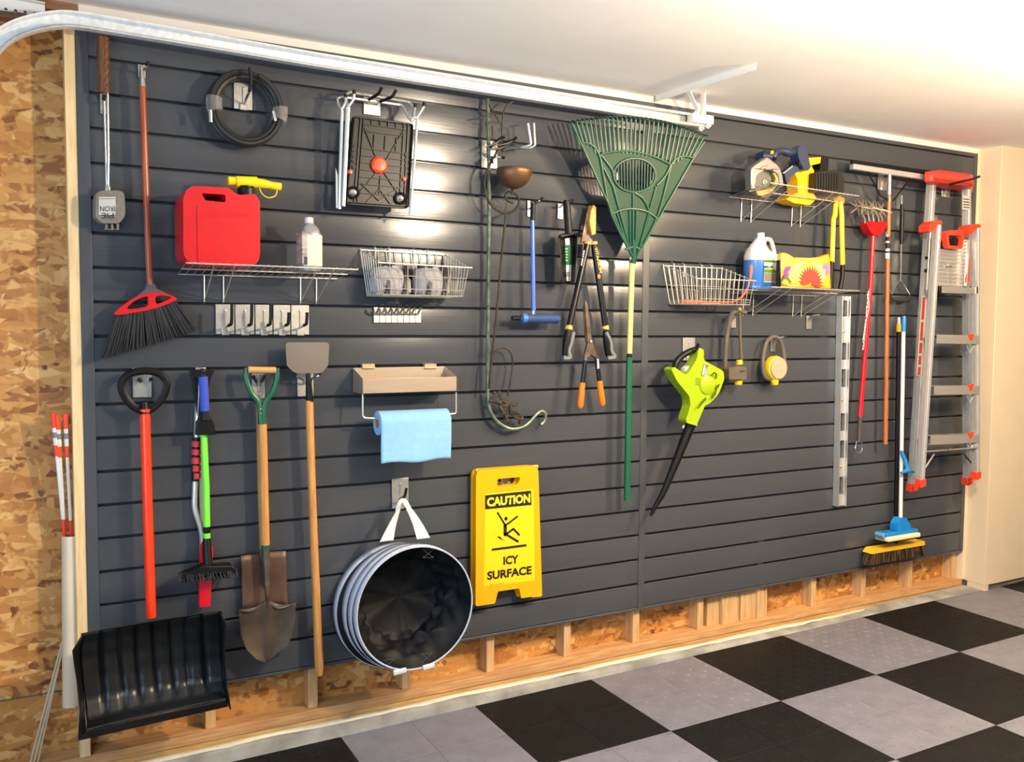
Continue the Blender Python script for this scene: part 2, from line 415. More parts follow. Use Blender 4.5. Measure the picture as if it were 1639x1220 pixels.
# ------------------------------------------------------------------ door track, hangers
TRK = mat('track_steel', (240, 243, 245), .42, .25, var=.08, scale=50, bump=.04)
TD = .115
t = thing('garage_door_track', 'long galvanised overhead door track crossing above the tools and bending down at the left', 'door track', at(700, 125, TD))
path = [at(-40, 118, TD), at(-18, 84, TD), at(6, 60, TD), at(35, 45, TD), at(70, 36, TD), at(105, 32.5, TD), at(140, 36, TD), at(300, 62.5, TD), at(500, 97, TD), at(740, 135, TD), at(960, 170, TD), at(1131, 196.5, TD)]
path = smooth(path[:7], 4)[:-1]+path[6:]
def track(path, hh):
    m = M(); rings = []
    for i, p in enumerate(path):
        a = path[max(i-1, 0)]; b = path[min(i+1, len(path)-1)]; tt = (b-a).normalized(); n = Vector((-tt.z, 0, tt.x))
        if n.z < 0: n = -n
        # C section: face towards the room is open with curled lips
        cs = [(-.020, .62), (-.026, 1), (.012, 1), (.020, .86), (.020, -.86), (.012, -1), (-.026, -1), (-.020, -.62)]
        rings.append([p+n*(hh*v)+Vector((0, u, 0)) for u, v in cs])
    m.loft(rings, caps=False, closed=False); return m
obj('channel', track(path, .026), TRK, t, solid=.003, ang=50)
mm = M()
for k in (0, 1, 2, 3): mm.lathe([(0, 0), (.005, 0), (.005, .004), (.0, .005)], at(912+k*6, 163+k*1, TD+.02), (0, -1, 0), 8)
obj('bolts', mm, ZINC, t, kind='stuff')
# hanging bracket at the far end of the track
t = thing('track_hanger', 'white painted perforated angle bracket hanging the track end from the ceiling', 'bracket', at(1125, 180, .1))
e0, e1 = atz(1050, 151, 2.776), atz(1210, 98, 2.776)
mm = M(); dx = Vector((.03, 0, 0)); dz = Vector((0, 0, -.035))
mm.hexa([e0, e0+dx, e0+dx+dz*.09, e0+dz*.09], [e1, e1+dx, e1+dx+dz*.09, e1+dz*.09])
mm.hexa([e0, e0+dx*.1, e0+dx*.1+dz, e0+dz], [e1, e1+dx*.1, e1+dx*.1+dz, e1+dz])
WA = mat('white_angle_iron', (236, 236, 232), .5, .2)
obj('ceiling_angle', mm, WA, t)
def strap(p, q, wd, th=.003):
    p, q = Vector(p), Vector(q); m = M(); u = Vector((wd, 0, 0)); v = Vector((0, th, 0)); v2 = Vector((0, wd*.9, 0)); u2 = Vector((th, 0, 0))
    m.hexa([p-u/2, p+u/2, p+u/2+v, p-u/2+v], [q-u/2, q+u/2, q+u/2+v, q-u/2+v])
    m.hexa([p-u/2, p-u/2+u2, p-u/2+u2-v2, p-u/2-v2], [q-u/2, q-u/2+u2, q-u/2+u2-v2, q-u/2-v2]); return m
ya = -atz(1125, 126, 2.774).y
obj('drop_angle', strap(at(1126, 125, .17), at(1126, 188, .15), .03), WA, t)
obj('brace', strap(at(1098, 138, .17), at(1118, 180, .15), .028), WA, t)
mm = M().bx(*[f for p in [0] for f in (at(1104, 190, .13).x, at(1137, 190, .13).x, -.155, -.11, at(1130, 200, .13).z, at(1130, 186, .13).z)])
obj('end_bracket', mm, WA, t, bevel=.002)
for px, py in ((1120, 207), (1131, 203), (1112, 182)):
    obj('bolt', M().lathe([(0, .0), (.011, 0), (.011, .012), (.006, .014), (.006, .026), (0, .027)], at(px, py, .135), (0, -1, 0), 6), WA, t, ang=20)
t = thing('perforated_angle', 'white perforated angle iron above the bend of the door track', 'bracket', at(30, 18, .03))
q0, q1 = at(-60, -6, .03), at(72, 18.5, .03)
mm = M(); holes = []
for i in range(-5, 6):
    c = at(9.5+15.4*i, 15+2.2*i, .03)
    if q0.x+.01 < c.x < q1.x-.012: holes.append(ell(c.x, c.z, .0055, .0055, 10)[::-1])
hz = .019
mm.prism([(q0.x, q0.z-hz), (q1.x, q1.z-hz), (q1.x, q1.z+hz), (q0.x, q0.z+hz)], .028, .031, holes)
obj('angle_face', mm, WA, t)
obj('angle_flange', M().hexa([q0+Vector((0, .002, hz)), q0+Vector((0, -.03, hz)), q0+Vector((0, -.03, hz+.003)), q0+Vector((0, .002, hz+.003))], [q1+Vector((0, .002, hz)), q1+Vector((0, -.03, hz)), q1+Vector((0, -.03, hz+.003)), q1+Vector((0, .002, hz+.003))]), WA, t)

# ------------------------------------------------------------------ wall hooks (each a plate hung from a groove, with rubber-dipped prongs)
def hook(x0, y0, x1, y1, label, prongs=(), group=None, ribs=True, cat='hook', m=ZINC, d=.012, name='wall_hook'):
    """plate spans pixels (x0,y0)-(x1,y1); prongs: lists of (px,py,d) points, the last ones rubber-dipped"""
    a, b = at(x0, y0, d), at(x1, y1, d)
    t = thing(name, label, cat, at((x0+x1)/2, (y0+y1)/2, d), group)
    mm = M().prism([(a.x, b.z), (b.x, b.z), (b.x, a.z), (a.x, a.z)], d-.003, d)
    mm.bx(a.x, b.x, -d, .004, a.z-.002, a.z+.001)
    obj('plate', mm, m, t, bevel=.0012)
    w_, h_ = b.x-a.x, a.z-b.z
    if ribs and w_ > .02:
        cx = (a.x+b.x)/2
        mm = M().tube([(cx, -d-.002, a.z-h_*.2), (cx, -d-.002, a.z-h_*.75)], .003, 6)
        for q in (.2, .75): mm.lathe([(.0, 0), (.0045, 0), (.0045, .003), (0, .004)], (cx, -d, a.z-h_*q), (0, -1, 0), 8)
        obj('rivet_rib', mm, m, t)
        obj('clip', M().bx(cx-w_*.2, cx+w_*.2, -d-.008, -d, b.z-.004, b.z+h_*.2), m, t, bevel=.002)
    for pr in prongs:
        pts = [at(*p[:3]) for p in pr]
        k = pr[-1][3] if len(pr[-1]) > 3 else max(1, len(pts)//2)
        obj('prong', M().tube(fillet(pts, .3, 3), .0045, 8), CHROME, t)
        q = fillet(pts[k:], .3, 3)
        obj('rubber_tip', M().tube(q, .0062, 8), RUB, t)
    return t
hook(160, 150, 173, 183, 'bare metal hook plate behind the rods of the camp cooker', [[(166, 168, .012), (166, 160, .05), (167, 152, .058)]])
hook(221, 103, 233, 125, 'small metal clip hook with black tip holding the red broom', [[(227, 118, .012), (229, 112, .05), (236, 106, .075), (238, 98, .08, 2)]])
hook(374, 131, 404, 177, 'metal hook plate with one black prong holding the coiled hose', [[(391, 168, .012), (393, 160, .05), (399, 147, .10), (402, 130, .115), (400, 108, .12, 2)]])
hook(582, 155, 609, 186, 'square metal hook plate with two long black prongs holding the cart', [[(588, 163, .012), (590, 160, .06), (606, 150, .15), (611, 140, .165, 1)], [(604, 168, .012), (608, 163, .06), (628, 155, .15), (634, 144, .165, 1)]], ribs=False)
five = ['first of five spare hooks in a row, nearest the broom, large prong', 'second of five spare hooks in a row under the wire shelf, large prong', 'middle one of five spare hooks in a row, large black prong', 'fourth of five spare hooks in a row, shorter black prong', 'last of five spare hooks in a row, nearest the scraper, shorter black prong']
xs = [344.5, 376, 408, 437, 465.5, 495.5]
for i in range(5):
    X = (xs[i]+xs[i+1])/2+3; big = i < 3; s_ = 1 if big else .82
    hook(xs[i]+.6, 487.2+i*.35, xs[i+1]-.6, 535+i*.2, five[i], [[(X-7, 527, .012), (X-6, 526, .02), (X+3, 521, .10), (X+7, 519, .112), (X+8, 507, .118), (X+8, 486+(0 if big else 14), .118, 2)]], 'spare hooks in a row')
hook(212, 590, 243, 636, 'wide metal hook plate with two prongs inside the snow shovel grip', [[(219, 610, .012), (222, 606, .03), (226, 612, .034)], [(238, 610, .012), (240, 606, .03), (243, 609, .034)]], ribs=False)
hook(313, 589, 330, 622, 'hook with a black tip holding the snow brushes', [[(322, 610, .012), (323, 604, .06), (327, 594, .1)]])
hook(403, 592, 424, 638, 'metal hook plate with black prong seen inside the green shovel grip', [[(411, 618, .012), (411, 612, .03), (405, 602, .035)], [(417, 618, .012), (418, 612, .03), (424, 601, .035)]])
hook(476, 597, 502, 634, 'hook plate with two black prongs under the floor scraper blade', [[(485, 615, .012), (486, 608, .05), (474, 602, .07), (472, 596, .072)], [(496, 615, .012), (499, 606, .05), (511, 601, .07), (513, 595, .072)]], ribs=False)
hook(627.5, 767, 654, 812, 'metal hook plate with black prong carrying the pop-up bin', [[(641, 803, .012), (640, 800, .05), (648, 795, .12), (650.5, 782, .13, 1)]])
hook(796, 766, 818, 781, 'hook plate seen through the caution sign handle', [[(806, 778, .012), (800, 770, .028), (799, 768, .03)], [(808, 778, .012), (815, 769, .028), (816, 768, .03)]], ribs=False)
eight = thing  # placeholder name reuse avoided below
pw = [598+i*9.55 for i in range(9)]
names8 = ['first', 'second', 'third', 'fourth', 'fifth', 'sixth', 'seventh', 'eighth']
del eight
for i in range(8):
    hook(pw[i]+.3, 491.8+i*.5, pw[i+1]-.3, 517, 'narrow hook, %s of eight below the knee pad basket, counted from the shelf side' % names8[i],
         [[(pw[i]+4, 503, .012), (pw[i]+5, 500, .04), (pw[i]+9, 492, .07), (pw[i]+10.5, 488, .072, 2)]], 'narrow hooks under the wire basket', ribs=False)
hook(1093.5, 541, 1112, 577, 'metal hook plate with one black prong holding the lime green blower', [[(1104, 562, .012), (1106, 562, .08), (1116, 560, .19), (1117, 550, .2, 2)]])
hook(1171, 506, 1178, 525, 'narrow metal hook plate behind the oscillating sprinkler', [[(1175, 510, .012), (1178, 502, .05), (1190, 499, .08), (1197, 496, .085)]], ribs=False)
hook(1234, 545, 1241, 563, 'narrow metal hook plate inside the loop of the round sprinkler', [[(1237, 550, .012), (1240, 542, .05), (1255, 539, .08), (1261, 537, .085)]], ribs=False)
hook(1291.5, 506, 1299, 527, 'narrow empty hook with thin bare wire prong under the lower shelf', [[(1295, 512, .012), (1299, 505, .05), (1312, 504, .08), (1318, 502, .085)]], ribs=False)
hook(1406, 277, 1419, 305, 'metal hook plate with black prongs behind the squeegee', [[(1411, 290, .012), (1415, 283, .06), (1430, 276, .1), (1434, 272, .11, 1)], [(1415, 292, .012), (1427, 284, .06), (1441, 277, .1), (1446, 273, .11, 1)]])
hook(1508, 293, 1520, 316, 'metal hook plate with very long black bar prong holding the stepladder', [[(1513, 300, .012), (1516, 297, .1), (1532, 292, .33), (1556, 287, .4), (1568, 282.5, .41, 1)]])
hook(893, 326, 901, 351, 'narrow metal hook plate beside the black garden scoop handle', [[(897, 332, .012), (900, 328, .05), (912, 323, .08), (918, 320, .085)]], ribs=False)
hook(844.5, 321, 849, 347, 'narrow metal hook plate behind the blue handled tool', [[(847, 335, .012), (852, 330, .05), (864, 321, .09), (869, 316, .095)]], ribs=False)
hook(771, 224, 796, 270.5, 'metal hook plate with two black prongs holding the green crook pole', [[(778, 252, .012), (784, 236, .05), (800, 222, .10), (808, 219, .11, 1)], [(797, 248, .012), (802, 232, .05), (822, 224, .10), (827, 220, .11, 1)], [(776, 246, .03), (780, 250, .04), (790, 253, .05, 1)], [(797, 251, .03), (803, 252, .04), (808, 252.5, .05, 1)]], ribs=False)
# empty long U hook
t = thing('long_wall_hook', 'empty long double-bar metal hook beside the copper bowl stake', 'hook', at(830, 236, .03))
mm = M().tube(fillet([at(806, 241, .01), at(812, 238, .03), at(850, 236.5, .12), at(856, 233, .13), at(854, 197, .132)], .3), .006)
mm.tube(fillet([at(806, 236, .01), at(836, 236, .12), at(850, 232, .13), at(845, 197.5, .132)], .3), .006)
obj('prong', mm, ZINC, t)
obj('plate', M().bx(at(804, 236).x, at(822, 236).x, -.012, .004, at(812, 240).z, at(812, 230).z), RUB, t, bevel=.002)

# ------------------------------------------------------------------ camp cooker (pie iron)
CAST = mat('cast_aluminium', (128, 122, 112), .5, .6, var=.12, scale=60, bump=.12)
t = thing('pie_iron', 'square cast metal camp sandwich iron hanging upside down on long rods', 'camp cooker', at(176, 335, .05))
sq = XZ([(150, 306), (199.5, 305), (201, 346), (191, 358), (161, 358), (150, 348)], .065)
mm = M().prism(rpoly(sq, .3), .02, .045); mm.prism(rpoly([(x*.94+.06*sq[0][0]+.0045, z) for x, z in sq], .3), .045, .075)
obj('head', mm, CAST, t, bevel=.007)
pl = XZ([(158, 315), (185, 315), (185, 344), (158, 344)], .077)
obj('label_plate', M().prism(pl, .074, .0765), mat('plate_silver', (206, 204, 196), .4, .5), t, bevel=.001)
for s_, a, b, h in (('PIE', (182, 341), (162, 341), 9), ('IRON', (184, 330), (160, 330), 9)):
    a_, b_ = XZ([a, b], .0785); text(s_, a_, b_, INK, t, .0775, up=(0, -.018))
for yy in (318, 346.5):
    a_, b_ = XZ([(184, yy), (159, yy)], .0785); obj('fine_print', M().prism([(a_[0], a_[1]-.0016), (a_[0], a_[1]+.0016), (b_[0], b_[1]+.0016), (b_[0], b_[1]-.0016)], .074, .0775 if yy < 345 else .0758), mat('fine_print_grey', (78, 78, 74), .6, col2=(170, 168, 160), scale=220), t)
mm = M()
for dx in (0, 9, 18): mm.bx(at(168+dx, 360, .05).x, at(172+dx, 360, .05).x, -.06, -.035, at(168, 368, .05).z, at(168, 357, .05).z)
mm.tube([at(166, 367, .05), at(190, 367, .05)], .004)
obj('hinge', mm, CAST, t, bevel=.002)
mm = M().tube([at(166, 148, .045), at(169.5, 250, .045), at(171, 300, .045)], .0038); mm.tube([at(172, 148, .05), at(173.5, 250, .05), at(173, 300, .05)], .0038)
obj('rod', mm, CHROME, t)
obj('ferrule', M().bx(at(168, 300, .05).x, at(176, 300, .05).x, -.06, -.038, at(170, 308, .05).z, at(170, 296, .05).z), CHROME, t, bevel=.002)
DW = mat('dark_wood_grip', (112, 72, 44), .55, col2=(78, 46, 26), scale=8, stretch=(20, 20, 2))
obj('grip', M().tube([at(161, 52, .05), at(164, 148, .045)], [.0155, .014], 10), DW, t)
mm = M(); p, q = at(168, 50, .053), at(169.5, 150, .048)
n = 26*6; mm.tube([p.lerp(q, i/n)+Vector((math.cos(i)*.011, math.sin(i)*.011, 0)) for i in range(n+1)], .003, 5)
mm.tube([p, q], .009, 8)
obj('grip', mm, mat('rusty_coil', (122, 82, 56), .6, .3), t, label='rusty coiled wire grip')

# ------------------------------------------------------------------ red angle broom
def bristles(a0, a1, b0, b1, n, d0, d1, r, seed=3, bend=.0, jl=.06):
    """tapered tufts from line a0-a1 (ferrule) to line b0-b1 (tips); pixel ends, depth d0..d1"""
    R = random.Random(seed); m = M()
    for i in range(n):
        t_ = (i+R.random())/n; d_ = d0+(d1-d0)*R.random()
        pa = at(a0[0]+(a1[0]-a0[0])*t_, a0[1]+(a1[1]-a0[1])*t_, (d0+d1)/2+(d_-(d0+d1)/2)*.5)
        u_ = min(1, max(0, t_+R.uniform(-.02, .02)))
        pb = at(b0[0]+(b1[0]-b0[0])*u_, b0[1]+(b1[1]-b0[1])*u_, d_)
        pb = pa.lerp(pb, 1-R.random()*jl)
        mid = pa.lerp(pb, .5)+Vector((R.uniform(-.002, .002), 0, 0))
        m.tube([pa, mid, pb], [r, r*.9, r*.5], 4, caps=False)
    return m
t = thing('angle_broom', 'red angle broom with black bristles and brown wooden handle, hanging beside the OSB wall', 'broom', at(240, 500, .05))
BRW = mat('varnished_handle', (176, 92, 58), .3, col2=(140, 66, 38), scale=7, stretch=(18, 18, 1))
mm = M().tube([at(227.5, 135, .06), at(233, 290, .06), at(240, 456, .06)], .0112, 12); obj('handle', mm, BRW, t)
mm = M().tube([at(226, 104, .066), at(227, 122, .064), at(227.6, 138, .06)], [.005, .009, .0125], 10); obj('ferrule', mm, CHROME, t)
obj('socket', M().prism(XZ([(233, 452), (247, 452), (251, 462), (268, 470), (225, 474), (206, 484), (231, 463)], .06), .035, .07), mat('grey_socket', (70, 72, 76), .5), t, bevel=.006)
out = XZ(smooth([(183.5, 500), (200, 486), (222, 473), (244, 468), (266, 470), (280, 477), (279, 481), (262, 488), (240, 494), (214, 499), (190, 504)], 3, True), .062) if False else [(v.x, v.y) for v in smooth([Vector(p) for p in XZ([(183.5, 500), (200, 486), (222, 473), (244, 468), (266, 470), (281, 477), (279, 482), (262, 489), (240, 496), (214, 501), (188, 504.5)], .062)], 3, True)]
h1 = [(v.x, v.y) for v in smooth([Vector(p) for p in XZ([(203, 494.5), (212, 484), (226, 477), (236, 475.5), (236, 489), (224, 493)], .062)], 3, True)]
h2 = [(v.x, v.y) for v in smooth([Vector(p) for p in XZ([(249, 475), (262, 473.5), (273, 476.5), (266, 481), (250, 486.5)], .062)], 3, True)]
obj('head_frame', M().prism(out, .035, .075, [h1, h2]), RED, t, bevel=.004)
obj('neck', M().tube([at(242, 470, .062), at(242, 494, .062)], .013, 10), RED, t)
BR = mat('black_bristle', (26, 27, 32), .55, var=.3, scale=50)
obj('bristles', bristles((187, 503), (280, 480), (160, 577), (318, 530), 420, .015, .085, .0026), BR, t, kind='stuff')

# ------------------------------------------------------------------ coiled black hose
t = thing('coiled_hose', 'coiled black hose bound with clear tape, hanging on a single hook', 'hose', at(391, 175, .04))
HO = mat('hose_rubber', (24, 25, 27), .5, var=.12, scale=60)
c = at(391.5, 175, .045); sx = (at(453, 175, .045).x-at(330, 175, .045).x)/2; sz = (at(391, 112, .045).z-at(391, 239, .045).z)/2
pts = []
turns, n = 6, 48
for i in range(turns*n+1):
    a = 2*math.pi*i/n+1.2; k = i/n
    rr = .93-.16*abs(((k*.9) % 2)-1); dd = .03+.045*((k*1.7) % 1 if True else 0)
    pts.append(Vector((c.x+math.cos(a)*sx*rr, -(.024+.010*k), c.z+math.sin(a)*sz*rr-.004*math.sin(k*2))))
obj('hose', M().tube(pts, .0105, 8), HO, t)
TAPE = mat('clear_tape', (214, 208, 200), .1, alpha=.22)
for a0, nm in ((math.pi+.05, 0), (-.12, 1)):
    rings = []
    for i in range(7):
        a = a0-.2+.4*i/6; e = Vector((math.cos(a), 0, math.sin(a))); cc = c+Vector((math.cos(a)*sx*.85, -.052, math.sin(a)*sz*.85))
        rings.append([cc+e*(.0285*math.cos(q*math.pi/6))+Vector((0, .033*math.sin(q*math.pi/6), 0)) for q in range(12)])
    obj('tape_wrap', M().loft(rings, caps=False), TAPE, t)
obj('coupling', M().tube([at(336, 176, .1), at(337, 196, .1)], .008, 8), CHROME, t)
obj('coupling', M().tube([at(437, 178, .1), at(441, 194, .1)], .007, 8), CHROME, t)

# ------------------------------------------------------------------ folded cart with black plastic deck and chrome frame
def Z1(X, Y, d): return at(530+X/5.547, 130+Y/5.547, d)
t = thing('folding_cart', 'folded black plastic cart deck with orange disc and chrome tube frame', 'folding cart', at(608, 255, .1))
DKB = mat('deck_black_plastic', (15, 15, 16), .4, var=.2, scale=25, spec=.35)
cor = [Z1(198, 296, .11), Z1(738, 372, .11), Z1(700, 1132, .11), Z1(132, 1092, .11)]
pol = rpoly([(v.x, v.z) for v in cor][::-1], .08)
obj('deck', M().prism(pol, .085, .105), DKB, t, bevel=.004)
def bil(u, v, d):
    q = cor[0].lerp(cor[1], u).lerp(cor[3].lerp(cor[2], u), v); return Vector((q.x, -d, q.z))
rb = M()
def rib(u0, v0, u1, v1, r=.0025): rb.tube([bil(u0, v0, .109), bil(u1, v1, .109)], r, 4)
for u in (.17, .83, .12, .9): rib(u, .02, u, .98)
for v in (.09, .165, .36, .44, .52, .6, .68, .76, .86, .97): rib(.03 if v > .8 else .17, v, .97 if v > .8 else .83, v)
for u in (.30, .44, .57, .70): rib(u, .02, u, .09)
for u in (.36, .54, .72): rib(u, .19, u, .36)
rib(.5, .65, .5, .85)
for a, b in (((.17, .1), (.45, .5)), ((.83, .1), (.55, .5)), ((.45, .6), (.15, .9)), ((.55, .6), (.86, .9)), ((.5, .93), (.9, .72)), ((.5, .93), (.2, .75)), ((.3, .97), (.5, .8)), ((.7, .97), (.5, .8))): rib(*a, *b)
rb.tube([bil(u, v, .108) for u, v in ((.02, .03), (.98, .03), (.98, .98), (.02, .98))], .003, 4, closed=True)
obj('rib_grid', rb, DKB, t, kind='stuff')
cz = Z1(441, 740, .13); obj('hub_disc', M().lathe([(0, .022), (.024, .02), (.032, .012), (.033, 0)], (cz.x, -.105, cz.z), (0, -1, 0), 28), mat('orange_red_disc', (250, 72, 28), .4), t)
for X, Y in ((204, 985), (622, 1038)):
    q = Z1(X, Y, .12)
    o_ = obj('wheel', M().lathe([(.0, .002), (.013, .006), (.013, .014), (.019, .02), (.025, .016), (.0255, 0)], (q.x, -.10, q.z), (0, -1, 0), 22), BLK, t)
    obj('hub_cap', M().lathe([(0, .012), (.012, .008), (.0125, 0)], (q.x, -.106, q.z), (0, -1, 0), 16), CHROME, o_)
for X, Y in ((174, 802), (656, 864)):
    q = Z1(X, Y, .12); obj('release_knob', M().lathe([(0, .012), (.008, .011), (.0085, 0)], (q.x, -.104, q.z), (0, -1, 0), 12), ORANGE, t)
rb = M()
for X in (205, 672):
    for k in range(5):
        q = Z1(X, (560 if X < 400 else 650)+k*50, .11); rb.lathe([(.0055, 0), (.0085, .002), (.0085, .006), (.0055, .006)], (q.x, -.104, q.z), (0, -1, 0), 10)
obj('boss_rings', rb, BLK, t, kind='stuff')
WT = mat('chrome_tube', (224, 224, 220), .28, .75)
fr = M()
fr.tube(fillet([Z1(130, 118, .13), Z1(130, 190, .13), Z1(92, 258, .12), Z1(62, 200, .1), Z1(58, 152, .095), Z1(90, 140, .09), Z1(320, 168, .06), Z1(628, 212, .06), Z1(662, 262, .08), Z1(690, 325, .11), Z1(718, 352, .12)], .3), .0055, 8)
fr.tube(fillet([Z1(207, 90, .15), Z1(196, 172, .15), Z1(150, 232, .13), Z1(128, 130, .1), Z1(160, 96, .08), Z1(440, 140, .06), Z1(700, 185, .06), Z1(738, 248, .09), Z1(722, 330, .12), Z1(712, 355, .12)], .3), .0055, 8)
fr.tube(fillet([Z1(828, 195, .15), Z1(820, 235, .15), Z1(770, 322, .13), Z1(735, 322, .12), Z1(748, 205, .13)], .3), .0055, 8)
fr.tube([Z1(96, 258, .12), Z1(85, 640, .11), Z1(72, 1135, .1)], .0075, 8); fr.tube([Z1(150, 232, .13), Z1(130, 640, .12), Z1(108, 1110, .11)], .0085, 8)
fr.tube([Z1(764, 330, .13), Z1(740, 700, .13), Z1(700, 1188, .13)], .0055, 8)
obj('frame', fr, WT, t)
obj('toe_plate', M().prism([(q.x, q.z) for q in (Z1(35, 768, .09), Z1(50, 830, .09), Z1(86, 850, .09), Z1(80, 1140, .09), Z1(40, 1130, .09))][::-1], .085, .1), WT, t, bevel=.002)
for p, q in ((Z1(130, 118, .13), Z1(130, 145, .13)), (Z1(207, 80, .15), Z1(203, 115, .15)), (Z1(828, 190, .15), Z1(824, 225, .15)), (Z1(748, 200, .13), Z1(745, 232, .13))):
    obj('end_cap', rod(p, q, .0075), BLK, t)

# ------------------------------------------------------------------ wire shelves
def wire_shelf(label, rl, rr, fl_, fr_, legs, drop, group, nx=22):
    """rear-left, rear-right, front-left, front-right points; legs at fractions along the width"""
    t = thing('wire_shelf', label, 'shelf', (rl+rr)/2, group)
    g = M()
    for v in (0, .5, 1): g.tube([rl.lerp(fl_, v), rr.lerp(fr_, v)], .0028, 6)
    obj('long_wires', g, WIRE, t, kind='stuff')
    g = M()
    for i in range(nx+1):
        u = i/nx; a, b = rl.lerp(rr, u), fl_.lerp(fr_, u)
        dv = (b-a).normalized()*.006; g.tube([a, b+dv+Vector((0, 0, .003))], .0011, 4)
    obj('cross_wires', g, WIRE, t, kind='stuff')
    for u in legs:
        a = rl.lerp(rr, u); b = fl_.lerp(fr_, u+.0)
        k = Vector((a.x, -.008, a.z-drop))
        obj('bracket', M().tube([a+Vector((0, 0, .06)) if False else a+Vector((0, .006, 0)), a, k, k+Vector((0, .015, -.006))], .0026, 6).tube([k+Vector((0, 0, .003)), a.lerp(b, .93)], .002, 6), WIRE, t)
    return t
wire_shelf('long silver wire shelf carrying the red fuel can and oil bottle', at(284.6, 439, .012), at(540, 446.5, .012), at(298, 421, .28), at(573, 431.5, .28), (.155, .27, .755, .86), .098, 'wire shelves')

# fuel can
t = thing('fuel_can', 'red plastic fuel can with yellow spout on the wire shelf', 'fuel can', at(355, 425, .16))
d1, d0 = .235, .05
out = rpoly(XZ([(293.5, 422.3), (416.5, 427.6), (416, 322), (409, 310.5), (384, 312), (377, 309), (366, 300.5), (309, 297.3), (298, 304), (293.2, 318)], d1), .22)
hol = rpoly(XZ([(322, 309), (361, 311.5), (361.5, 324), (329, 321)], d1), .3)
mm = M().prism(out, d0, d1, [hol[::-1]]); obj('body', mm, RED, t, bevel=.012, seg=3)
pan = rpoly(XZ([(317, 424), (402, 427), (403, 336), (395, 331), (318, 328), (315, 334)], d1), .12)
obj('front_panel', M().prism(pan, d1-.004, d1+.003), RED, t, bevel=.005, seg=3)
a_, b_ = XZ([(330, 347), (401, 350)], d1+.004); text('GASOLINE', a_, b_, mat('embossed_red', (196, 18, 26), .3), t, d1+.0036, rise=.017)
q = at(394, 308, .15)
obj('collar', M().lathe([(.031, -.012), (.031, .012), (.027, .016), (.027, .022)], (q.x, -.15, q.z), (0, 0, 1), 24), BLK, t)
sp = M().tube([at(365, 289.5, .15), at(382, 290.5, .15)], .0165, 12)
sp.tube([at(378, 291, .15), at(411, 292, .15)], .021, 12); sp.tube([at(409, 292.5, .15), at(420, 294, .15), at(436, 297, .15)], [.017, .0175, .0135], 12); sp.tube([at(434, 297, .15), at(449.5, 299, .15)], .0145, 12)
so = obj('spout', sp, YEL, t, ang=40)
obj('tether', M().tube(smooth([at(415, 301, .155), at(420, 311, .155), at(430, 316.5, .155), at(441, 313, .155), at(444, 302, .155)], 5), .0022, 6), YEL, so)

# oil bottle
t = thing('oil_bottle', 'grey plastic motor oil bottle with pale label on the shelf', 'bottle', at(501, 430, .16))
SIL = mat('silver_plastic', (150, 152, 154), .3, .35)
yb, yt = .10, .20
def brect(px0, px1, py, da, db):
    a, b = at(px0, py, db), at(px1, py, db); return [Vector((a.x, -da, a.z)), Vector((b.x, -da, a.z)), Vector((b.x, -db, a.z)), Vector((a.x, -db, a.z))]
def rrect(x0, x1, y0, y1, z, r=.3, n=3):
    return [Vector((x, y, z)) for x, y in rpoly([(x0, y0), (x1, y0), (x1, y1), (x0, y1)], r, n)]
xa, xb = at(484.5, 430, .2).x, at(516.5, 430, .2).x; xm = (xa+xb)/2; z0 = at(500, 433.5, .2).z; zz = lambda py: at(500, py, .18).z
ring = lambda k, z, kk=None: rrect(xm-(xb-xa)/2*k, xm+(xb-xa)/2*k, -.155-.042*(kk or k), -.155+.042*(kk or k), z)
obj('body', M().loft([ring(.92, z0), ring(1, z0+.006), ring(1, zz(376)), ring(.82, zz(366), .9), ring(.44, zz(358.5), .5), ring(.40, zz(357), .45)]), SIL, t)
obj('cap', M().lathe([(.0165, -.001), (.0165, .021), (.014, .024)], (xm, -.155, zz(357.5)), (0, 0, 1), 16), mat('grey_cap', (200, 200, 198), .4), t)
obj('label', M().bx(xm-(xb-xa)*.30, xb+.0006, -.1985, -.16, zz(427), zz(376)), mat('cream_label', (208, 202, 184), .5, var=.03), t, bevel=.004, label='pale label with barcode')
obj('label', M().bx(xa-.0008, xm-.003, -.1978, -.12, zz(424), zz(372)), mat('grey_red_label', (120, 112, 108), .4, col2=(186, 180, 176), scale=60, stretch=(.2, .2, 2)), t, label='grey printed side label')
bc = M()
for i in range(9): bc.bx(xa+.006+i*.0016, xa+.0067+i*.0016+(i % 3)*.0003, -.1983, -.1977, zz(424), zz(412))
obj('barcode', bc, INK, t)

